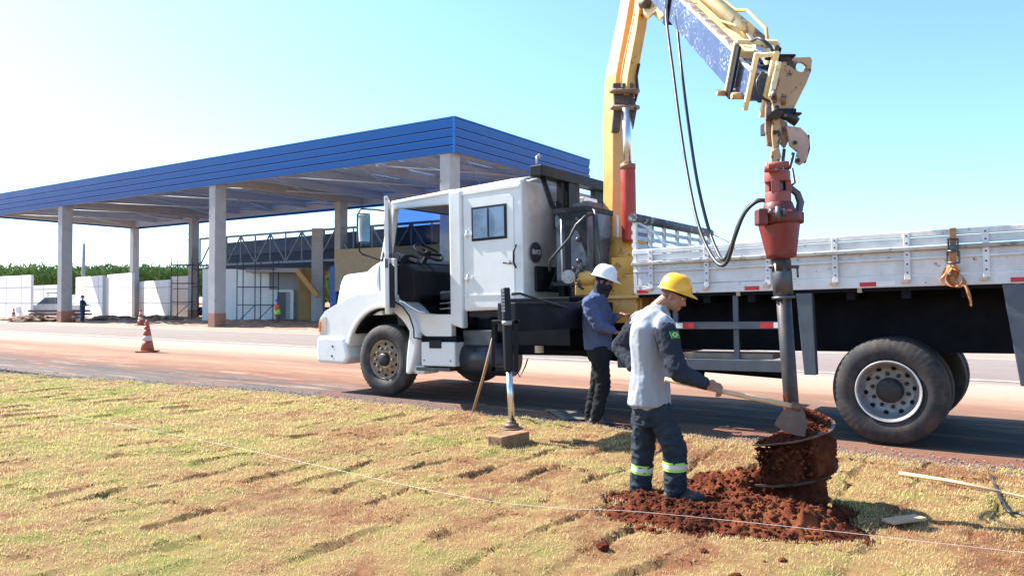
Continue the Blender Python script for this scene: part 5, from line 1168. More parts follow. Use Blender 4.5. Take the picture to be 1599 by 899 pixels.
c = ap(1247, 338, 5.16); db(MB().box(c + Vector((-.02, -.04, -.05)), c + Vector((.03, .05, .03))), 'port_block', REDM, bevel=.012)
db(MB().tube([ap(1216, 322, 5.06), ap(1216, 345, 5.06)], .020, 10).tube([ap(1205, 326, 5.04), ap(1205, 334, 5.04)], .016, 6).tube([ap(1226, 326, 5.04), ap(1226, 336, 5.04)], .016, 6), 'flange_stud', STEELD)
nb_ = MB()
for k in range(10):
    a = 2 * math.pi * k / 10; p = hp(349) + Vector((math.cos(a) * .138, math.sin(a) * .138, 0)); nb_.tube([p, p - axd * .075], .010, 6)
db(nb_, 'flange_bolts', STEELD)
db(MB().lathe(hp(350), axd, [(0, .138), (.01, .137), (.20, .102), (.225, .098), (.235, .06)], 14), 'gear_housing', mat('red_gear_housing', (.17, .018, .020), .4, var=.25, spot=(.14, .06, .05), spot_lv=.6, spot_scale=12, coat=.2))
db(MB().tube([hp(400), hp(400) + axd * .10], .062, 14).tube([at_top, at_bot - axd * .05], .049, 14), 'shaft', SHAFT)
db(MB().tube([lerp(at_top, at_bot, .02), lerp(at_top, at_bot, .16)], .066, 6).tube([lerp(at_top, at_bot, .155), lerp(at_top, at_bot, .165)], .075, 16).tube([lerp(at_top, at_bot, .045) + Vector((-.09, -.02, 0)), lerp(at_top, at_bot, .045) + Vector((.11, -.02, 0))], .012, 8)
   .tube([lerp(at_top, at_bot, .045) + Vector((.10, -.02, 0)), lerp(at_top, at_bot, .085) + Vector((.10, -.02, 0))], .007, 6), 'shaft_coupling', STEELD)
# screw blade
aa = axd.orthogonal().normalized(); aa = (Vector((1, 0, 0)) - axd * axd.x).normalized(); ab = Vector((0, 0, 1)).cross(aa); ab = (Vector((0, 1, 0)) - axd * axd.y).normalized()
m_ = MB(); nT = 2.42; zb0 = ap(1245, 800); pitch = .275; RO = .272
tot = int(nT * 40); rows = []
def helix(k, r, dz=0.0):
    t = 2 * math.pi * k / 40 + HPH; return zb0 - axd * (pitch * k / 40 + dz) + (aa * math.cos(t) + ab * math.sin(t)) * r
HPH = rad(-80)
for k in range(26, tot + 1): rows.append([m_.bm.verts.new(helix(k, r, dz)) for r, dz in ((.05, 0), (RO * (.97 if k % 7 else .985), 0), (RO, .008), (.05, .008))])
for a, b_ in zip(rows, rows[1:]):
    for i in range(4): m_.bm.faces.new((a[i], a[(i + 1) % 4], b_[(i + 1) % 4], b_[i]))
m_.bm.faces.new(rows[0]); m_.bm.faces.new(rows[-1])
db(m_, 'screw_blade', mat('earth_polished_blade', (.24, .15, .12), .45, .4, var=.3, spot=(.10, .035, .02), spot_lv=.54, spot_scale=10))
# earth riding on the screw
bm = bmesh.new(); nz, na = 130, 150; H0, H1 = -.12, .80
for i in range(nz + 1):
    h = H0 + (H1 - H0) * i / nz
    for j in range(na):
        t = 2 * math.pi * j / na
        ph = ((h / pitch) - (t - HPH) / (2 * math.pi)) % 1.0     # 0 on a blade, to 1 just under the next turn
        top = smoothstep(.50, .62, h); lo = 1 - smoothstep(.0, .22, h)
        turn = h / pitch - (((t - HPH) / (2 * math.pi)) % 1.0)
        fill = (.70 if turn < 1 else .95) + .10 * noise.noise(Vector((math.cos(t) * 1.4, math.sin(t) * 1.4, math.floor(turn) * 3.1)))
        r = RO * fill * (1 - .30 * smoothstep(.60, 1.0, ph)) * (1 - .10 * (1 - smoothstep(.0, .15, ph)))
        kx = (h / pitch - nT) * 1.0
        if h > nT * pitch - .06 * 0: pass
        # on the last turn the heap slopes in to the shaft
        up = h - (nT - 1.0) * pitch
        if up > 0:
            tt = ((t - HPH) / (2 * math.pi) - (nT - 1.0)) % 1.0; bl = (nT - 1.0 + tt) * pitch     # blade height here
            if h > bl: r = RO * max(.16, .90 - (h - bl) / (.10 + .03 * math.sin(t * 2)) * .80)
        p = Vector((math.cos(t) * 3, math.sin(t) * 3, h * 11)); nn_ = noise.fractal(p * 1.1, 1, 2, 5); n2 = noise.fractal(p * 3.1 + Vector((9, 0, 0)), 1, 2, 3)
        n3 = noise.noise(p * 6.3); r = max(.045, r * (1 + .11 * nn_ + .09 * abs(n2) + .04 * n3))
        r = min(r, RO * 1.03)
        bm.verts.new(zb0 - axd * (h) + (aa * math.cos(t) + ab * math.sin(t)) * r)
bm.verts.ensure_lookup_table()
for i in range(nz):
    for j in range(na):
        f = bm.faces.new([bm.verts[i * na + j], bm.verts[i * na + (j + 1) % na], bm.verts[(i + 1) * na + (j + 1) % na], bm.verts[(i + 1) * na + j]]); f.smooth = True
bmesh.ops.recalc_face_normals(bm, faces=bm.faces); me = bpy.data.meshes.new('clinging_earth'); bm.to_mesh(me); bm.free(); me.materials.append(SOIL)
o = bpy.data.objects.new('clinging_earth', me); COL.objects.link(o); tag(o, 'dark red earth packed between the turns of the drill screw', 'earth', kind='stuff')
def cl2(n):
    t = rng.uniform(0, 6.28, n); tt = ((t - HPH) / (2 * math.pi) - (nT - 1)) % 1.0; bl = (nT - 1 + tt) * pitch; side_ = rng.uniform(0, 1, n) < .6
    r = np.where(side_, rng.uniform(.20, .25, n), rng.uniform(.06, .24, n)); h = np.where(side_, rng.uniform(.27, .50, n), bl + .012 + .10 * (1 - r / .25)); h = np.where(side_, np.minimum(h, bl - .02), h)
    P = np.array(zb0)[None] - np.array(axd)[None] * h[:, None] + (np.array(aa)[None] * np.cos(t)[:, None] + np.array(ab)[None] * np.sin(t)[:, None]) * r[:, None]
    return P
stones('earth_crumbs', 1500, cl2, .006, .022, SOIL, 'crumbs of earth heaped on top of the drill screw', 'earth crumbs')

# ================================================================== PEOPLE
def prims_mesh(prims, voxel, smooth=2, wr=None, name='m'):
    """prims: ('c', p, q, rp, rq) tapered capsule, ('e', centre, radii, rotation) ellipsoid -> one continuous surface"""
    m_ = MB()
    for pr in prims:
        if pr[0] == 'c':
            p, q = Vector(pr[1]), Vector(pr[2]); L = (q - p).length; n = max(2, int(L / .02)); fl_ = pr[5] if len(pr) > 5 else None
            m_.tube([lerp(p, q, i / n) for i in range(n + 1)], [pr[3] + (pr[4] - pr[3]) * i / n for i in range(n + 1)], 16)
            m_.ell(p, pr[3] * .995, n=14); m_.ell(q, pr[4] * .995, n=14)
        elif pr[0] == 'l':      # loft of ellipses: list of (centre, rx, ry), frame x axis, y axis
            secs, X_, Y_ = pr[1], Vector(pr[2]), Vector(pr[3]); rows = []
            for c, rx, ry in secs: rows.append([m_.bm.verts.new(Vector(c) + X_ * rx * math.cos(2 * math.pi * k / 20) + Y_ * ry * math.sin(2 * math.pi * k / 20)) for k in range(20)])
            for a, b_ in zip(rows, rows[1:]):
                for k in range(20): m_.bm.faces.new((a[k], a[(k + 1) % 20], b_[(k + 1) % 20], b_[k]))
            m_.bm.faces.new(rows[0]); m_.bm.faces.new(rows[-1])
        else: m_.ell(pr[1], pr[2], pr[3] if len(pr) > 3 else None, n=18)
    o = m_.build('tmp', SKIN); md = o.modifiers.new('r', 'REMESH'); md.mode = 'VOXEL'; md.voxel_size = voxel
    dg = bpy.context.evaluated_depsgraph_get(); me = bpy.data.meshes.new_from_object(o.evaluated_get(dg)); bpy.data.objects.remove(o)
    bm = bmesh.new(); bm.from_mesh(me)
    for _ in range(smooth): bmesh.ops.smooth_vert(bm, verts=bm.verts, factor=.5, use_axis_x=True, use_axis_y=True, use_axis_z=True)
    bm.normal_update()
    if wr:
        for v in bm.verts: v.co += v.normal * wr(v.co)
    for f in bm.faces: f.smooth = True
    bm.to_mesh(me); bm.free(); me.name = name; return me
def figure_part(name, prims, voxel, m, parent, smooth=2, wr=None):
    me = prims_mesh(prims, voxel, smooth, wr, name); me.materials.clear(); me.materials.append(m); me.transform(Matrix.Translation(-parent.location))
    o = bpy.data.objects.new(name, me); COL.objects.link(o); o.parent = parent; return o
def fold(a, f, ax=Vector((1, 1, .35))):
    """cloth folds: ridged noise stretched across the pull of the cloth"""
    def w_(p):
        q = Vector((p.x * f * ax.x, p.y * f * ax.y, p.z * f * ax.z)); n = noise.noise(q) + .5 * noise.noise(q * 2.1 + Vector((4, 2, 7))); return a * (1 - 2 * abs(n)) - a * .4
    return w_
def rotm(fwd, up):
    f_ = Vector(fwd).normalized(); s_ = Vector(up).cross(f_).normalized(); u_ = f_.cross(s_); m = Matrix.Identity(3)
    for i in range(3): m[i][0], m[i][1], m[i][2] = f_[i], s_[i], u_[i]
    return m       # columns: forward, left, up
def head_prims(c, Rm, k=1.0):
    T = lambda f, l, u: Vector(c) + Rm @ Vector((f, l, u)) * k
    return [('e', T(-.012, 0, .035), (.095 * k, .074 * k, .088 * k), Rm), ('e', T(.030, 0, -.035), (.062 * k, .056 * k, .075 * k), Rm), ('c', T(.052, 0, -.088), T(.062, 0, -.092), .024 * k, .022 * k),
            ('c', T(.082, 0, .012), T(.104, 0, -.026), .010 * k, .014 * k), ('c', T(.088, .010, -.032), T(.088, -.010, -.032), .010 * k, .010 * k),
            ('c', T(.070, .030, .030), T(.070, -.030, .030), .018 * k, .018 * k), ('c', T(.080, .016, -.058), T(.080, -.016, -.058), .009 * k, .009 * k), ('c', T(.077, .014, -.068), T(.077, -.014, -.068), .010 * k, .010 * k),
            ('e', T(.050, .045, -.018), (.022 * k, .016 * k, .022 * k), Rm), ('e', T(.050, -.045, -.018), (.022 * k, .016 * k, .022 * k), Rm),
            ('e', T(-.008, .075, -.008), (.018 * k, .008 * k, .030 * k), Rm), ('e', T(-.008, -.075, -.008), (.018 * k, .008 * k, .030 * k), Rm),
            ('c', T(-.040, 0, -.03), T(-.050, 0, -.13), .056 * k, .056 * k)]
def hand_prims(w_, dirv, palm_n, thumb_side, curl=.5, L=.19, k=1.0, spread=.05):
    """palm and five separate bent fingers; dirv along the hand, palm_n out of the palm, thumb_side +1/-1"""
    d_ = Vector(dirv).normalized(); n_ = Vector(palm_n).normalized(); n_ = (n_ - d_ * n_.dot(d_)).normalized(); s_ = d_.cross(n_) * thumb_side; out = []
    for i in range(4):
        o_ = (i - 1.5) * .019 * k; out.append(('c', w_ + s_ * o_ * .7 + d_ * .01, w_ - s_ * 0 + s_ * o_ + d_ * .092 * k, .013 * k, .0115 * k))
    for i, fl_ in enumerate((.062, .074, .080, .072)):       # little, ring, middle, index
        o_ = (i - 1.5) * .020 * k; p = w_ + s_ * o_ + d_ * .092 * k; ang = 0; r = .0092 * k
        for j, (sg_, cu) in enumerate(((.46, curl), (.32, curl * 1.25), (.26, curl * .8))):
            ang += cu; q = p + (d_ * math.cos(ang) + n_ * math.sin(ang) + s_ * spread * (i - 1.5) * .3).normalized() * fl_ * 1.05 * sg_ * 1.0 * k; out.append(('c', p, q, r, r * .92)); p = q; r *= .93
    p = w_ + s_ * .022 * k + d_ * .022 * k; q = p + (s_ * .75 + d_ * .6 + n_ * .3).normalized() * .040 * k; t_ = q + (d_ * .85 + s_ * .1 + n_ * (.2 + curl * .5)).normalized() * .032 * k; u_ = t_ + (d_ * .8 - s_ * .25 + n_ * curl).normalized() * .026 * k
    return out + [('c', p, q, .015 * k, .0115 * k), ('c', q, t_, .011 * k, .010 * k), ('c', t_, u_, .010 * k, .0085 * k)]
def helmet(c, Rm, m, parent, k=1.0, visor=.055, inner=BLACK):
    T = lambda f, l, u: Rm @ Vector((f, l, u)) * k
    m_ = MB(); n = 48; rows = []
    prof = [(1.0, .0), (1.0, .012), (.985, .03), (.95, .06), (.87, .093), (.73, .120), (.52, .140), (.28, .150), (.02, .153)]
    rx, ry = .142, .118
    for s_, z in prof:
        row = []
        for j in range(n):
            t = 2 * math.pi * j / n; x, y = rx * s_ * math.cos(t), ry * s_ * math.sin(t)
            rid = .006 * math.exp(-(y / .014) ** 2) * (1 if s_ < .93 and s_ > .1 else 0) + .003 * (math.exp(-((abs(y) - .05) / .010) ** 2)) * (1 if .3 < s_ < .93 else 0)
            row.append(m_.bm.verts.new(Vector(c) + T(x, y, z + rid)))
        rows.append(row)
    for a, b_ in zip(rows, rows[1:]):
        for j in range(n): f = m_.bm.faces.new((a[j], a[(j + 1) % n], b_[(j + 1) % n], b_[j])); f.smooth = True
    m_.bm.faces.new(rows[-1])
    r1, r2, r3_ = [], [], []
    for j in range(n):      # rim, drawn out to a peak in front
        t = 2 * math.pi * j / n; fr_ = max(0, math.cos(t)) ** 2.2; e1 = .012 + visor * fr_
        x, y = math.cos(t), math.sin(t)
        r1.append(m_.bm.verts.new(Vector(c) + T(rx * .985 * x, ry * .985 * y, .014))); r2.append(m_.bm.verts.new(Vector(c) + T((rx + e1) * x, (ry + .010 + .4 * visor * fr_) * y, .002 - .016 * fr_)))
        r3_.append(m_.bm.verts.new(Vector(c) + T((rx + e1) * x * .995, (ry + .010 + .4 * visor * fr_) * y * .995, -.004 - .016 * fr_)))
    r4_ = [m_.bm.verts.new(Vector(c) + T(rx * .955 * math.cos(2 * math.pi * j / n), ry * .955 * math.sin(2 * math.pi * j / n), .0)) for j in range(n)]
    for a, b_ in ((r1, r2), (r2, r3_), (r3_, r4_)):
        for j in range(n): f = m_.bm.faces.new((a[j], a[(j + 1) % n], b_[(j + 1) % n], b_[j])); f.smooth = True
    o = m_.build('helmet', m, parent, xf=Matrix.Translation(-parent.location)); return o
def hband(c, Rm, parent, k=1.0):
    m_ = MB(); T = lambda f, l, u: Vector(c) + Rm @ Vector((f, l, u)) * k
    pts = [T(.100 * math.cos(t), .086 * math.sin(t), -.004) for t in np.linspace(0, 2 * math.pi, 33)]
    for a, b_ in zip(pts, pts[1:]): m_.obox(a, b_, .004, .026, up=Rm @ Vector((0, 0, 1)))
    m_.build('helmet_band', BLACK, parent, xf=Matrix.Translation(-parent.location))
def boot(ank, toe_dir, m, name, parent, L=.29, z0=None):
    d_ = Vector((toe_dir[0], toe_dir[1], 0)).normalized(); a = Vector(ank); g_ = a.z - .085 if z0 is None else z0; s_ = Vector((-d_.y, d_.x, 0)); P = lambda f, z: Vector((a.x, a.y, g_)) + d_ * f + Vector((0, 0, z))
    pr = [('c', a + Vector((0, 0, .06)), P(-.01, .07), .052, .050), ('c', P(-.045, .045), P(.06, .045), .043, .045), ('e', P(.11, .042), (.10, .050, .040), rotm(d_, (0, 0, 1))), ('c', P(.15, .036), P(.17, .034), .038, .034), ('c', P(.02, .085), P(.10, .062), .045, .034)]
    o = figure_part(name, pr, .008, m, parent, 2)
    rows = [[], []]; m_ = MB()
    for z, w2 in ((0, 0), (.022, .0)):
        row = []
        for j in range(28):
            t = 2 * math.pi * j / 28; row.append(Vector(P(.062 + .150 * math.cos(t), z)) + s_ * (.052 + .004 * math.cos(t)) * math.sin(t))
        rows[0 if z == 0 else 1] = [m_.bm.verts.new(p) for p in row]
    for j in range(28): m_.bm.faces.new((rows[0][j], rows[0][(j + 1) % 28], rows[1][(j + 1) % 28], rows[1][j]))
    m_.bm.faces.new(rows[0]); m_.bm.faces.new(rows[1]); m_.build('sole', NUT, o, xf=Matrix.Translation(-parent.location))
    return o

# ---- worker with yellow helmet and hoe
g0 = gr(1035, 774, .06); p1 = empty('person', Vector((g0.x, g0.y, .05)), 'person in yellow helmet and grey shirt with dark sleeves bending over a long hoe', 'person')
Yc = 5.40
neck = at(1024, 483, Yc); hdc = at(1053, 463, Yc - .03); R1 = rotm((.80, -.42, -.42), (.40, -.15, .9))
sR, sL = at(1036, 510, Yc - .17), at(1000, 503, Yc + .17)
HK = .86; pel = at(1016, 628, Yc); hipR, hipL = at(1030, 640, Yc - .09), at(1006, 638, Yc + .09)
kR, kL = at(1053, 702, Yc - .10), at(1004, 700, Yc + .12)
aR, aL = at(1054, 763, Yc - .08), at(999, 764, Yc + .13)
eR, wR = at(1058, 580, Yc - .30), at(1101, 599, Yc - .36)
eL, wL = at(968, 541, Yc + .30), at(990, 575, Yc + .10)
hdR = Vector((.90, -.12, -.26)).normalized(); hdL = (at(1006, 590, Yc + .05) - wL).normalized()
HANDN = Vector((-.2, .75, -.6))
body = []
body += head_prims(hdc, R1, HK) + [('c', neck, hdc + R1 @ Vector((-.04, 0, -.04)), .054, .050)]
XA, YA = Vector((.93, -.36, 0)), Vector((.36, .93, 0))
def tors(g_=0.0, hem=0.0):
    s_ = [(at(1014, (632 if hem else 618) + hem, Yc), .115 + g_, .150 + g_), (at(1014, 600, Yc), .118 + g_, .158 + g_), (at(1014, 565, Yc), .115 + g_, .160 + g_), (at(1014, 535, Yc), .122 + g_, .180 + g_), (at(1016, 510, Yc), .120 + g_, .195 + g_), (at(1021, 493, Yc), .100 + g_, .155 + g_), (at(1025, 481, Yc), .066 + g_, .085 + g_), (at(1031, 475, Yc), .044 + g_, .054 + g_)]
    return [('l', s_, XA, YA)]
def limb(p, q, r_, a, b_, c, g_=0): return [('c', p, q, a + g_, b_ + g_), ('c', q, r_, b_ * .98 + g_, c + g_)]
body += tors(-.02) + limb(sR, eR, wR, .052, .043, .028) + limb(sL, eL, wL, .052, .043, .028)
body += [('c', neck, sR, .05, .055), ('c', neck, sL, .05, .055)] + limb(hipR, kR, aR, .066, .052, .040) + limb(hipL, kL, aL, .066, .052, .040)
body += hand_prims(wR, hdR, HANDN, 1, .85) + hand_prims(wL, hdL, Vector((.5, .3, .2)), -1, .5)
figure_part('body', body, .0062, SKIN, p1, 1)
shirt = tors(.012, 4) + [('c', neck + Vector((0, 0, -.05)), sR, .075, .082), ('c', neck + Vector((0, 0, -.05)), sL, .075, .082), ('c', sR, lerp(sR, eR, .22), .076, .068), ('c', sL, lerp(sL, eL, .08), .074, .066), ('l', [(at(1013, 630, Yc), .150, .200), (at(1013, 616, Yc), .146, .195), (at(1014, 585, Yc), .132, .178)], XA, YA)]
figure_part('shirt', shirt, .009, SHIRTG, p1, 2, lambda p: fold(.009, 7, Vector((1.3, 1.3, .30)))(p) + fold(.002, 22, Vector((1, 1, .8)))(p))
def sleeve(name, s_, e_, w_, r0, r1, r2, m, par, t0=.22):
    figure_part(name, [('c', lerp(s_, e_, t0), e_, r0, r1), ('c', e_, lerp(e_, w_, .93), r1 * .98, r2)], .008, m, par, 2, lambda p: fold(.007, 11, Vector((1, 1, 1)))(p) + fold(.004, 28, Vector((1, 1, 1)))(p))
sleeve('sleeve', sR, eR, wR, .083, .068, .044, SLEEVE, p1, .12); sleeve('sleeve', sL, eL, wL, .082, .064, .042, SLEEVE, p1, .0)
# dark shoulder/side panel under the arm, collar
figure_part('collar', [('c', neck + Vector((-.01, -.045, -.012)), neck + Vector((.035, -.035, .014)), .022, .018), ('c', neck + Vector((.035, -.035, .014)), neck + Vector((.06, .03, .01)), .018, .018), ('c', neck + Vector((-.01, -.045, -.012)), neck + Vector((-.03, .04, .005)), .022, .02), ('c', neck + Vector((-.03, .04, .005)), neck + Vector((.05, .045, .01)), .02, .018)], .007, mat('grey_brown_collar', (.16, .14, .15), .9), p1)
def trouser(name, hp_, kn, an, pelv, m, par, r=(.092, .080, .074), wrf=None):
    an2 = lerp(kn, an, .96)
    return [('c', lerp(hp_, kn, .08), kn, r[0], r[1]), ('c', kn, an2, r[1], r[2]), ('e', lerp(kn, an, .80), (.077, .077, .05)), ('e', kn, (.084, .082, .09))]
tr1 = trouser('', hipR, kR, aR, pel, None, None) + trouser('', hipL, kL, aL, pel, None, None) + [('l', [(at(1014, 618, Yc), .112, .150), (at(1015, 636, Yc), .122, .165), (at(1018, 660, Yc), .115, .165)], XA, YA)]
figure_part('trousers', tr1, .009, TROUS, p1, 2, lambda p: fold(.011, 9, Vector((.9, .9, 1.7)))(p) + fold(.006, 25, Vector((.7, .7, 1.6)))(p))
def band(kn, an, t, r, par):
    c = lerp(kn, an, t); u_ = (an - kn).normalized(); o = MB().tube([c - u_ * .032, c + u_ * .032], r, 28, cap=False).build('reflective_band', BANDG, par, xf=Matrix.Translation(-par.location))
    MB().tube([c - u_ * .014, c + u_ * .014], r + .002, 28, cap=False).build('silver_strip', BANDS, o, xf=Matrix.Translation(-par.location))
band(kR, aR, .36, .084, p1); band(kL, aL, .46, .081, p1)
boot(aR + Vector((0, -.0, -.005)), (.96, -.25, 0), BOOT, 'boot', p1); boot(aL, (.95, -.10, 0), BOOT, 'boot', p1)
hc1 = hdc + R1 @ Vector((-.012, 0, .036)); helmet(hc1, R1 @ Matrix.Rotation(rad(-10), 3, 'Y'), HELY, p1, .82, .05); hband(hdc + R1 @ Vector((-.005, 0, .040)), R1, p1, .84)
Th = lambda f, l, u: hdc + R1 @ Vector((f, l, u)) * HK
pinv = Matrix.Translation(-p1.location)
hm = MB()
for s_ in (-1, 1):
    hm.tube([Th(.088, s_ * .014, .036), Th(.084, s_ * .032, .042), Th(.072, s_ * .048, .036)], [.003, .0045, .003], 6)
hm.tube([Th(.089, .022, -.052), Th(.095, .0, -.046), Th(.089, -.022, -.052)], [.003, .006, .003], 6).ell(Th(.075, 0, -.096), .012)
hm.build('hair', HAIR, p1, xf=pinv)
for s_ in (-1, 1):
    ey = MB().ell(Th(.0775, s_ * .029, .014), .0085).build('eye', mat('eye_white', (.6, .58, .55), .3), p1, xf=pinv); MB().ell(Th(.0845, s_ * .029, .012), .0042).build('pupil', HAIR, ey, xf=pinv)
    MB().tube([Th(.083, s_ * .018, .021), Th(.088, s_ * .029, .024), Th(.080, s_ * .041, .019)], .0035, 6).build('eyelid', SKIN, ey, xf=pinv)
MB().tube([Th(.088, .016, -.0625), Th(.092, 0, -.063), Th(.088, -.016, -.0625)], .0018, 6).build('mouth_line', mat('lip_shadow', (.12, .04, .035), .6), p1, xf=pinv)
hs = MB().ell(Th(-.034, 0, .008), (.074, .0655, .054), R1); hs.build('cropped_hair', mat('cropped_sides', (.14, .085, .065), .8), p1, xf=pinv)
# flag patch on the near sleeve
pc = lerp(sR, eR, .30); ud = (eR - sR).normalized(); pn = Vector((.45, -.89, 0)); pn = (pn - ud * pn.dot(ud)).normalized(); pr_ = ud.cross(pn)
fc_ = pc + pn * .082
pt_ = MB(); pt_.poly([fc_ + pr_ * a * .036 + ud * b_ * .026 for a, b_ in ((-1, -1), (1, -1), (1, 1), (-1, 1))], pn * .003); pt_ = pt_.build('flag_patch', FLAGG, p1, xf=pinv)
MB().poly([fc_ + pn * .003 + pr_ * a * .028 + ud * b_ * .019 for a, b_ in ((-1, 0), (0, -1), (1, 0), (0, 1))], pn * .002).build('flag_diamond', FLAGY, pt_, xf=pinv)
MB().tube([fc_ + pn * .004, fc_ + pn * .0065], .009, 16).build('flag_disc', FLAGB, pt_, xf=pinv)
# hoe
hA0, hA1 = at(1036, 584, Yc - .28), at(1240, 634, Yc - .42)
hgrip = wR + hdR * .075 + HANDN.normalized() * .03
hdv = (hA1 - hgrip).normalized(); hA0 = hgrip - hdv * .33
hoe = empty('hoe', hA1, 'long wooden-handled hoe with worn brown steel blade resting on the drill screw', 'hoe'); hoi = Matrix.Translation(-hA1)
MB().tube([hA0, lerp(hA0, hA1, .5), hA1 + hdv * .02], [.015, .016, .018], 12).build('handle', WOODH, hoe, xf=hoi)
HB = mat('worn_hoe_blade', (.115, .070, .050), .5, .35, var=.25, spot=(.20, .12, .08), spot_lv=.6, spot_scale=7, soft=.1)
be = at(1230, 674, Yc - .46); bt = hA1 + Vector((.02, 0, .01)); bdn = (be - bt).normalized(); bsd_ = Vector((.86, .12, .46)).normalized(); bsd_ = (bsd_ - bdn * bsd_.dot(bdn)).normalized()
L_ = (be - bt).length; m_ = MB(); m_.poly([bt + bsd_ * x * .01 + bdn * L_ * y for x, y in ((-2, -.05), (2, -.05), (6, .16), (9.5, .50), (10.5, .92), (4, 1.0), (-4, 1.02), (-10, .94), (-8.5, .45), (-4.5, .16))], bsd_.cross(bdn) * .004)
m_.build('blade', HB, hoe, xf=hoi, bevel=.001); MB().tube([hA1 - hdv * .02, hA1 + hdv * .035], .026, 14).build('eye_socket', HB, hoe, xf=hoi)

# ---- worker with white helmet and black balaclava
p2 = empty('person', gr(930, 660), 'person in white helmet, black balaclava and blue shirt reaching for the crane levers', 'person')
Y2 = 8.80; R2 = rotm((.86, -.42, -.18), (.16, 0, 1)); hd2 = at(944, 440, Y2)
nk2 = at(933, 462, Y2); s2R, s2L = at(921, 474, Y2 - .20), at(938, 474, Y2 + .17)
e2R, w2R = at(934, 508, Y2 - .26), at(960, 518, Y2 - .20); e2L, w2L = at(952, 500, Y2 + .18), at(971, 491, Y2 + .10)
h2R, h2L = at(935, 548, Y2 - .10), at(940, 548, Y2 + .09); k2R, k2L = at(942, 600, Y2 - .10), at(932, 602, Y2 + .12); a2R, a2L = at(931, 650, Y2 - .08), at(921, 645, Y2 + .16)
XB, YB = Vector((.94, -.34, 0)), Vector((.34, .94, 0))
def tors2(g_=0):
    c = [(545, 934, .145, .175), (525, 933, .150, .18), (505, 931, .145, .185), (488, 930, .135, .195), (474, 930, .115, .19), (464, 931, .085, .13), (459, 933, .06, .07)]
    return [('l', [(at(x, y, Y2), a + g_, b_ + g_) for y, x, a, b_ in c], XB, YB)]
b2 = head_prims(hd2, R2, 1.0) + [('c', nk2, hd2 + R2 @ Vector((-.05, 0, -.06)), .06, .056)] + tors2(-.025) + limb(s2R, e2R, w2R, .055, .046, .03) + limb(s2L, e2L, w2L, .055, .046, .03) + limb(h2R, k2R, a2R, .085, .06, .04) + limb(h2L, k2L, a2L, .085, .06, .04)
b2 += hand_prims(w2R, (.9, .1, -.1), (.1, .1, -1), 1, .45) + hand_prims(w2L, (.95, -.2, -.05), (0, -.2, -1), -1, .5)
figure_part('body', b2, .008, SKIN2, p2, 1)
figure_part('shirt', tors2(.01) + [('c', nk2 + Vector((0, 0, -.05)), s2R, .08, .09), ('c', nk2 + Vector((0, 0, -.05)), s2L, .08, .085), ('c', s2R, e2R, .088, .070), ('c', e2R, lerp(e2R, w2R, .8), .068, .050), ('c', s2L, e2L, .085, .066), ('c', e2L, lerp(e2L, w2L, .6), .062, .046), ('c', nk2 + Vector((-.03, 0, 0)), nk2 + Vector((.04, -.02, -.01)), .066, .060)], .010, SHIRTB, p2, 2, fold(.011, 10, Vector((1, 1, .9))))
figure_part('trousers', [('c', h2R, k2R, .108, .085), ('c', k2R, lerp(k2R, a2R, .98), .084, .072), ('c', h2L, k2L, .105, .085), ('c', k2L, lerp(k2L, a2L, .98), .084, .072), ('l', [(at(934, 535, Y2), .135, .165), (at(935, 548, Y2), .14, .17), (at(937, 562, Y2), .13, .17)], XB, YB)], .010, TROUSB, p2, 2, fold(.010, 10, Vector((.9, .9, 1.4))))
boot(a2R, (.93, -.3, 0), BOOT, 'boot', p2, z0=.0); boot(a2L, (.5, -.85, 0), BOOT, 'boot', p2, z0=.0)
T2 = lambda f, l, u: hd2 + R2 @ Vector((f, l, u)); p2i = Matrix.Translation(-p2.location)
figure_part('balaclava', [('e', T2(-.016, 0, .035), (.100, .082, .090), R2), ('e', T2(.028, 0, -.055), (.078, .066, .060), R2), ('c', T2(-.04, 0, -.03), nk2 + Vector((.0, 0, -.02)), .068, .072), ('c', T2(.05, 0, -.09), T2(.03, 0, -.14), .04, .05)], .008, MASK, p2, 2, fold(.005, 24))
figure_part('brow_strip', [('e', T2(.060, 0, .012), (.032, .062, .020), R2), ('c', T2(.088, 0, .012), T2(.098, 0, -.012), .010, .012)], .006, SKIN2, p2, 1)
for s_ in (-1, 1): MB().ell(T2(.086, s_ * .030, .012), .008).build('eye', HAIR, p2, xf=p2i)
helmet(hd2 + R2 @ Vector((-.012, 0, .045)), R2 @ Matrix.Rotation(rad(5), 3, 'Y'), HELW, p2, 1.03, .055)

# ================================================================== SMALL THINGS NEAR BY
# timber block under the jack foot
bl = MB(); c = at(795, 684, 7.47); bx = (Vector((.62, .78, 0))).normalized(); bA = Vector((-.12, 7.26, .09)); bA = gr(795, 686, .095)
bl.obox(bA - bx * .21, bA + bx * .21, .17, .13); o = bl.build('timber_block', WOODB, bevel=.01); tag(o, 'reddish brown timber block on the grass under the jack foot', 'block')
hdl = MB().tube([gr(736, 651, .0), gr(736, 651, .0).lerp(at(771, 524, 8.75), .5) + Vector((.01, 0, 0)), at(771, 524, 8.75)], [.016, .017, .018], 10).build('tool_handle', mat('brown_wood_handle', (.34, .21, .13), .6, var=.2, scale=8)); tag(hdl, 'thin brown wooden tool handle leaning against the truck side left of the jack', 'handle')
st0, st1 = gr(1402, 737, .07), gr(1560, 766, .07); o = MB().tube([st0, lerp(st0, st1, .5) + Zv * .01, st1], [.014, .015, .012], 8).build('wooden_stick', WOODH); tag(o, 'long pale stick lying on the grass near the rear wheel', 'stick')
o = MB().tube([gr(1560, 766, .06), gr(1600, 775, .06), gr(1690, 800, .06)], [.009, .008, .006], 7).build('wooden_stick', mat('weathered_branch', (.32, .22, .14), .7)); tag(o, 'thin darker branch at the right edge of the grass', 'stick')
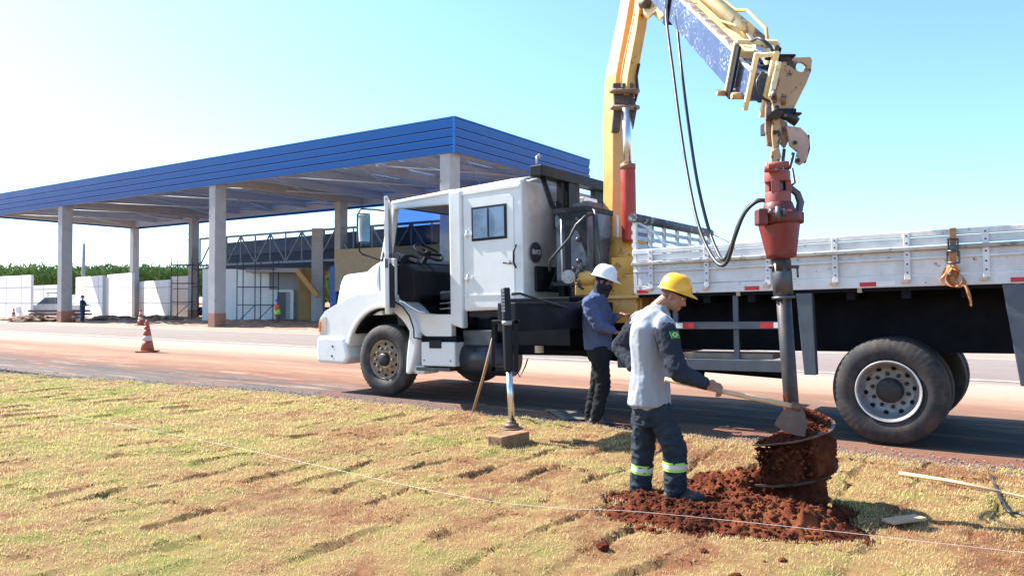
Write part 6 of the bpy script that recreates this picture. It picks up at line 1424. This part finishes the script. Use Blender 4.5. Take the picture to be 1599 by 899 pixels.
pa_, pb_ = gr(1383, 812, .065), gr(1434, 805, .065); o = MB().obox(pa_, pb_, .09, .018).build('plank_offcut', mat('pale_offcut', (.52, .33, .20), .7, var=.15), bevel=.003); tag(o, 'short pale plank offcut lying on the shaded grass', 'plank')
ro = MB(); P = sm([gr(1545, 740, .06), gr(1565, 790, .07), gr(1590, 800, .06), gr(1620, 812, .06)]); ro.tube(P, .010, 7)
o = ro.build('dark_cable', HOSE); tag(o, 'dark cable lying in the grass at the right edge', 'cable')
# string line across the turf
sp = sm([gr(-40, 620, .10), gr(300, 683, .10), gr(680, 765, .09), gr(860, 790, .10), gr(1000, 797, .12), gr(1290, 826, .10), gr(1460, 845, .08), gr(1650, 866, .07)], 6)
tag(MB().tube(sp, .0013, 5).build('string_line', STRING), 'thin pale marking string stretched low across the turf', 'string')
# flat scraps on the road
for (px, py, sx, sy, lb) in ((878, 640, .42, .10, 'dark flat board lying on the shaded road beside the feet of the white-helmeted person'), (1130, 665, .10, .03, 'small brown scrap on the shaded road behind the hoe'), (752, 631, .10, .03, 'small pale chip on the shaded road beside the leaning handle')):
    c = gr(px, py, .012); o = MB().obox(c - Vector((sx / 2, 0, 0)), c + Vector((sx / 2, -.01, 0)), sy, .014).build('scrap_board', mat('scrap_wood', (.22, .15, .11), .8, var=.3), bevel=.003); tag(o, lb, 'scrap')
c = gr(870, 648, .004); o = MB().poly([gr(852, 638, .008), gr(905, 641, .008), gr(920, 655, .008), gr(880, 655, .008)], (0, 0, .01)).build('gravel_patch', mat('grey_gravel_patch', (.10, .09, .085), .9, var=.4, scale=30)) ; tag(o, kind='structure')

# ================================================================== THINGS FAR ACROSS THE ROAD
def cone(px, py, h, tilt, label, dirty=False):
    b0 = gr(px, py); e_ = empty('traffic_cone', b0, label, 'cone', 'traffic cones'); s_ = h / .75
    MB().box((-.2 * s_, -.2 * s_, 0), (.2 * s_, .2 * s_, .035 * s_)).build('base', CONEO, e_, bevel=.01)
    def rr(z): return (.155 - .125 * z / .75) * s_
    for z0, z1, m__, n_ in ((.035, .26, CONEO, 'cone_body'), (.26, .38, CONEW, 'white_band'), (.38, .52, CONEO, 'cone_body'), (.52, .62, CONEW if not dirty else CONEO, 'white_band'), (.62, .75, CONEO, 'cone_tip')):
        MB().lathe((0, 0, 0), (0, 0, 1), [(z0 * s_, rr(z0)), (z1 * s_, rr(z1))], 20).build(n_, m__, e_)
    e_.rotation_euler = (0, rad(tilt), 0); return e_
cone(231, 549, .88, -1, 'large faded cone standing alone on the near dusty lane', True)
cone(220, 508, .95, 0, 'red and white cone at the far road edge behind the near cone')
cone(21, 501, .90, 2, 'small dull cone at the far left edge of the site'); cone(115, 503, .85, 0, 'cone at the foot of the leftmost tall pillar', True)
# far workers
def far_person(px, py, Y, h, shirt, trous, hat, vest, label, arm=1):
    b0 = at(px, py, Y); b0.z = 0.02; e_ = empty('person', b0, label, 'person'); k = h / 1.75; V_ = lambda x, y, z: b0 + Vector((x, y, z)) * k
    pr = [('e', V_(0, 0, 1.62), (.085 * k, .08 * k, .11 * k)), ('c', V_(0, 0, 1.35), V_(0, 0, 1.55), .06, .05), ('l', [(V_(0, 0, .88), .13, .17), (V_(0, 0, 1.15), .12, .17), (V_(0, 0, 1.38), .12, .2), (V_(0, 0, 1.46), .06, .1)], (1, 0, 0), (0, 1, 0))]
    for s_ in (-1, 1):
        pr += [('c', V_(.0, s_ * .1, .9), V_(.03, s_ * .1, .48), .085, .06), ('c', V_(.03, s_ * .1, .48), V_(-.02, s_ * .1, .08), .058, .045), ('c', V_(-.02, s_ * .1, .05), V_(.12, s_ * .1, .05), .045, .04)]
        pr += [('c', V_(0, s_ * .2, 1.38), V_(.10 * arm, s_ * .24, 1.12), .055, .045), ('c', V_(.10 * arm, s_ * .24, 1.12), V_(.32 * arm, s_ * .18, 1.16 if arm else .9), .043, .03)] + hand_prims(V_(.32 * arm, s_ * .18, 1.16 if arm else .9), (1, 0, 0), (0, 0, -1), s_, .5)
    figure_part('body', pr, .014, SKIN, e_, 1)
    ei = Matrix.Translation(-b0)
    figure_part('shirt', [('l', [(V_(0, 0, .86), .15, .19), (V_(0, 0, 1.15), .14, .19), (V_(0, 0, 1.38), .14, .22), (V_(0, 0, 1.47), .08, .12)], (1, 0, 0), (0, 1, 0))] + [('c', V_(0, s_ * .2, 1.38), V_(.10 * arm, s_ * .24, 1.12), .07, .058) for s_ in (-1, 1)] + [('c', V_(.10 * arm, s_ * .24, 1.12), V_(.28 * arm, s_ * .19, 1.15 if arm else .95), .056, .042) for s_ in (-1, 1)], .016, shirt, e_, 1)
    if vest: figure_part('vest_panel', [('l', [(V_(0, 0, .80), .17, .21), (V_(0, 0, 1.12), .165, .21)], (1, 0, 0), (0, 1, 0))], .02, vest, e_, 1)
    figure_part('trousers', sum([[('c', V_(.0, s_ * .1, .88), V_(.03, s_ * .1, .48), .105, .08), ('c', V_(.03, s_ * .1, .48), V_(-.02, s_ * .1, .12), .078, .065)] for s_ in (-1, 1)], []), .016, trous, e_, 1)
    MB().lathe(V_(0, 0, 1.66), (0, 0, 1), [(0, .14), (.02, .125), (.08, .11), (.13, .06), (.145, .0)], 16).build('helmet', hat, e_, xf=ei)
far_person(129, 503, 50, 1.72, NAVYC, NAVYC, BLUEH, None, 'person in dark navy clothes with arms stretched beside the leftmost tall pillar')
far_person(433, 509, 42.0, 1.45, ORV, mat('brown_work_trousers', (.2, .09, .05), .8), BLUEH, LIME, 'person in orange shirt, lime vest panel and blue helmet before the doorway', 0)
# parked pickup
pk = empty('pickup', (at(84, 500, 62).x, 62, 0), 'white pickup with roof rack parked between the wall panels, load in front', 'pickup'); q = pk
m_ = MB().prism([(-2.5, .45), (-2.5, .95), (-1.5, 1.10), (-.9, 1.15), (-.2, 1.75), (1.3, 1.78), (1.55, 1.15), (2.6, 1.1), (2.6, .45)], -.85, .85); m_.build('body', mat('pickup_white', (.75, .76, .78), .3, coat=.4), pk, bevel=.06)
MB().prism([(-.80, 1.17), (-.18, 1.66), (1.2, 1.68), (1.4, 1.18)], -.865, -.84).build('side_windows', GLASSD, pk)
MB().obox((-.2, -.6, 2.05), (1.6, -.6, 2.05), .05, .05).obox((-.2, .6, 2.05), (1.6, .6, 2.05), .05, .05).obox((-.2, -.6, 2.05), (-.2, .6, 2.05), .05, .05).obox((1.6, -.6, 2.05), (1.6, .6, 2.05), .05, .05).obox((-.1, -.6, 1.75), (-.1, -.6, 2.05), .04, .04).obox((1.5, -.6, 1.6), (1.5, -.6, 2.05), .04, .04).build('roof_rack', BLACK, pk)
for u in (-1.6, 1.7):
    for s_ in (-1, 1): MB().tube([(u, s_ * .88, .36), (u, s_ * .66, .36)], .36, 20).build('wheel', RUBBER, pk)
# materials piled in front of the pickup
pl_ = empty('steel_stack', at(80, 500, 57), 'dark stack of steel sections on the ground before the pickup', 'stack'); pl_.location.z = 0
m_ = MB(); r5 = random.Random(8)
for i in range(3):
    for j in range(5): m_.obox((-1.6 + r5.uniform(-.3, .3), j * .35, .15 + i * .26), (2 + r5.uniform(-.3, .3), j * .35, .15 + i * .26), .12, .14)
m_.build('sections', mat('dark_rusty_sections', (.10, .07, .06), .7, var=.4), pl_)
for x in (-1.6, 0, 1.6): MB().box((x - .08, -.1, 0), (x + .08, 2, .08)).build('bearer', WOODB, pl_)
# plank and rubble heaps along the bank
for k, (px, w_, lb) in enumerate(((50, 3.0, 'low heap of brown rubble at the left of the road edge'), (175, 3.2, 'earth and rubble heap between two pillars at the road edge'), (245, 3.4, 'rubble with pale planks beneath the left scaffold'))):
    c = at(px, 503, 52); c.z = .05; bm = bmesh.new(); bmesh.ops.create_icosphere(bm, subdivisions=4, radius=1)
    for v in bm.verts: n_ = noise.fractal(v.co * 2.3 + Vector((k * 7, 0, 0)), 1, 2, 4); v.co = Vector((v.co.x * w_ * .5, v.co.y * .8, v.co.z * .38)) * (1 + .4 * n_)
    me = bpy.data.meshes.new('rubble_heap'); bm.to_mesh(me); bm.free(); me.materials.append(mat('brown_rubble', (.16, .09, .06), .95, var=.5, scale=3, spot=(.40, .33, .28), spot_lv=.6, spot_scale=2)); o = bpy.data.objects.new('rubble_heap', me); COL.objects.link(o); o.location = c; tag(o, lb, 'rubble heap', 'rubble heaps at the site edge')
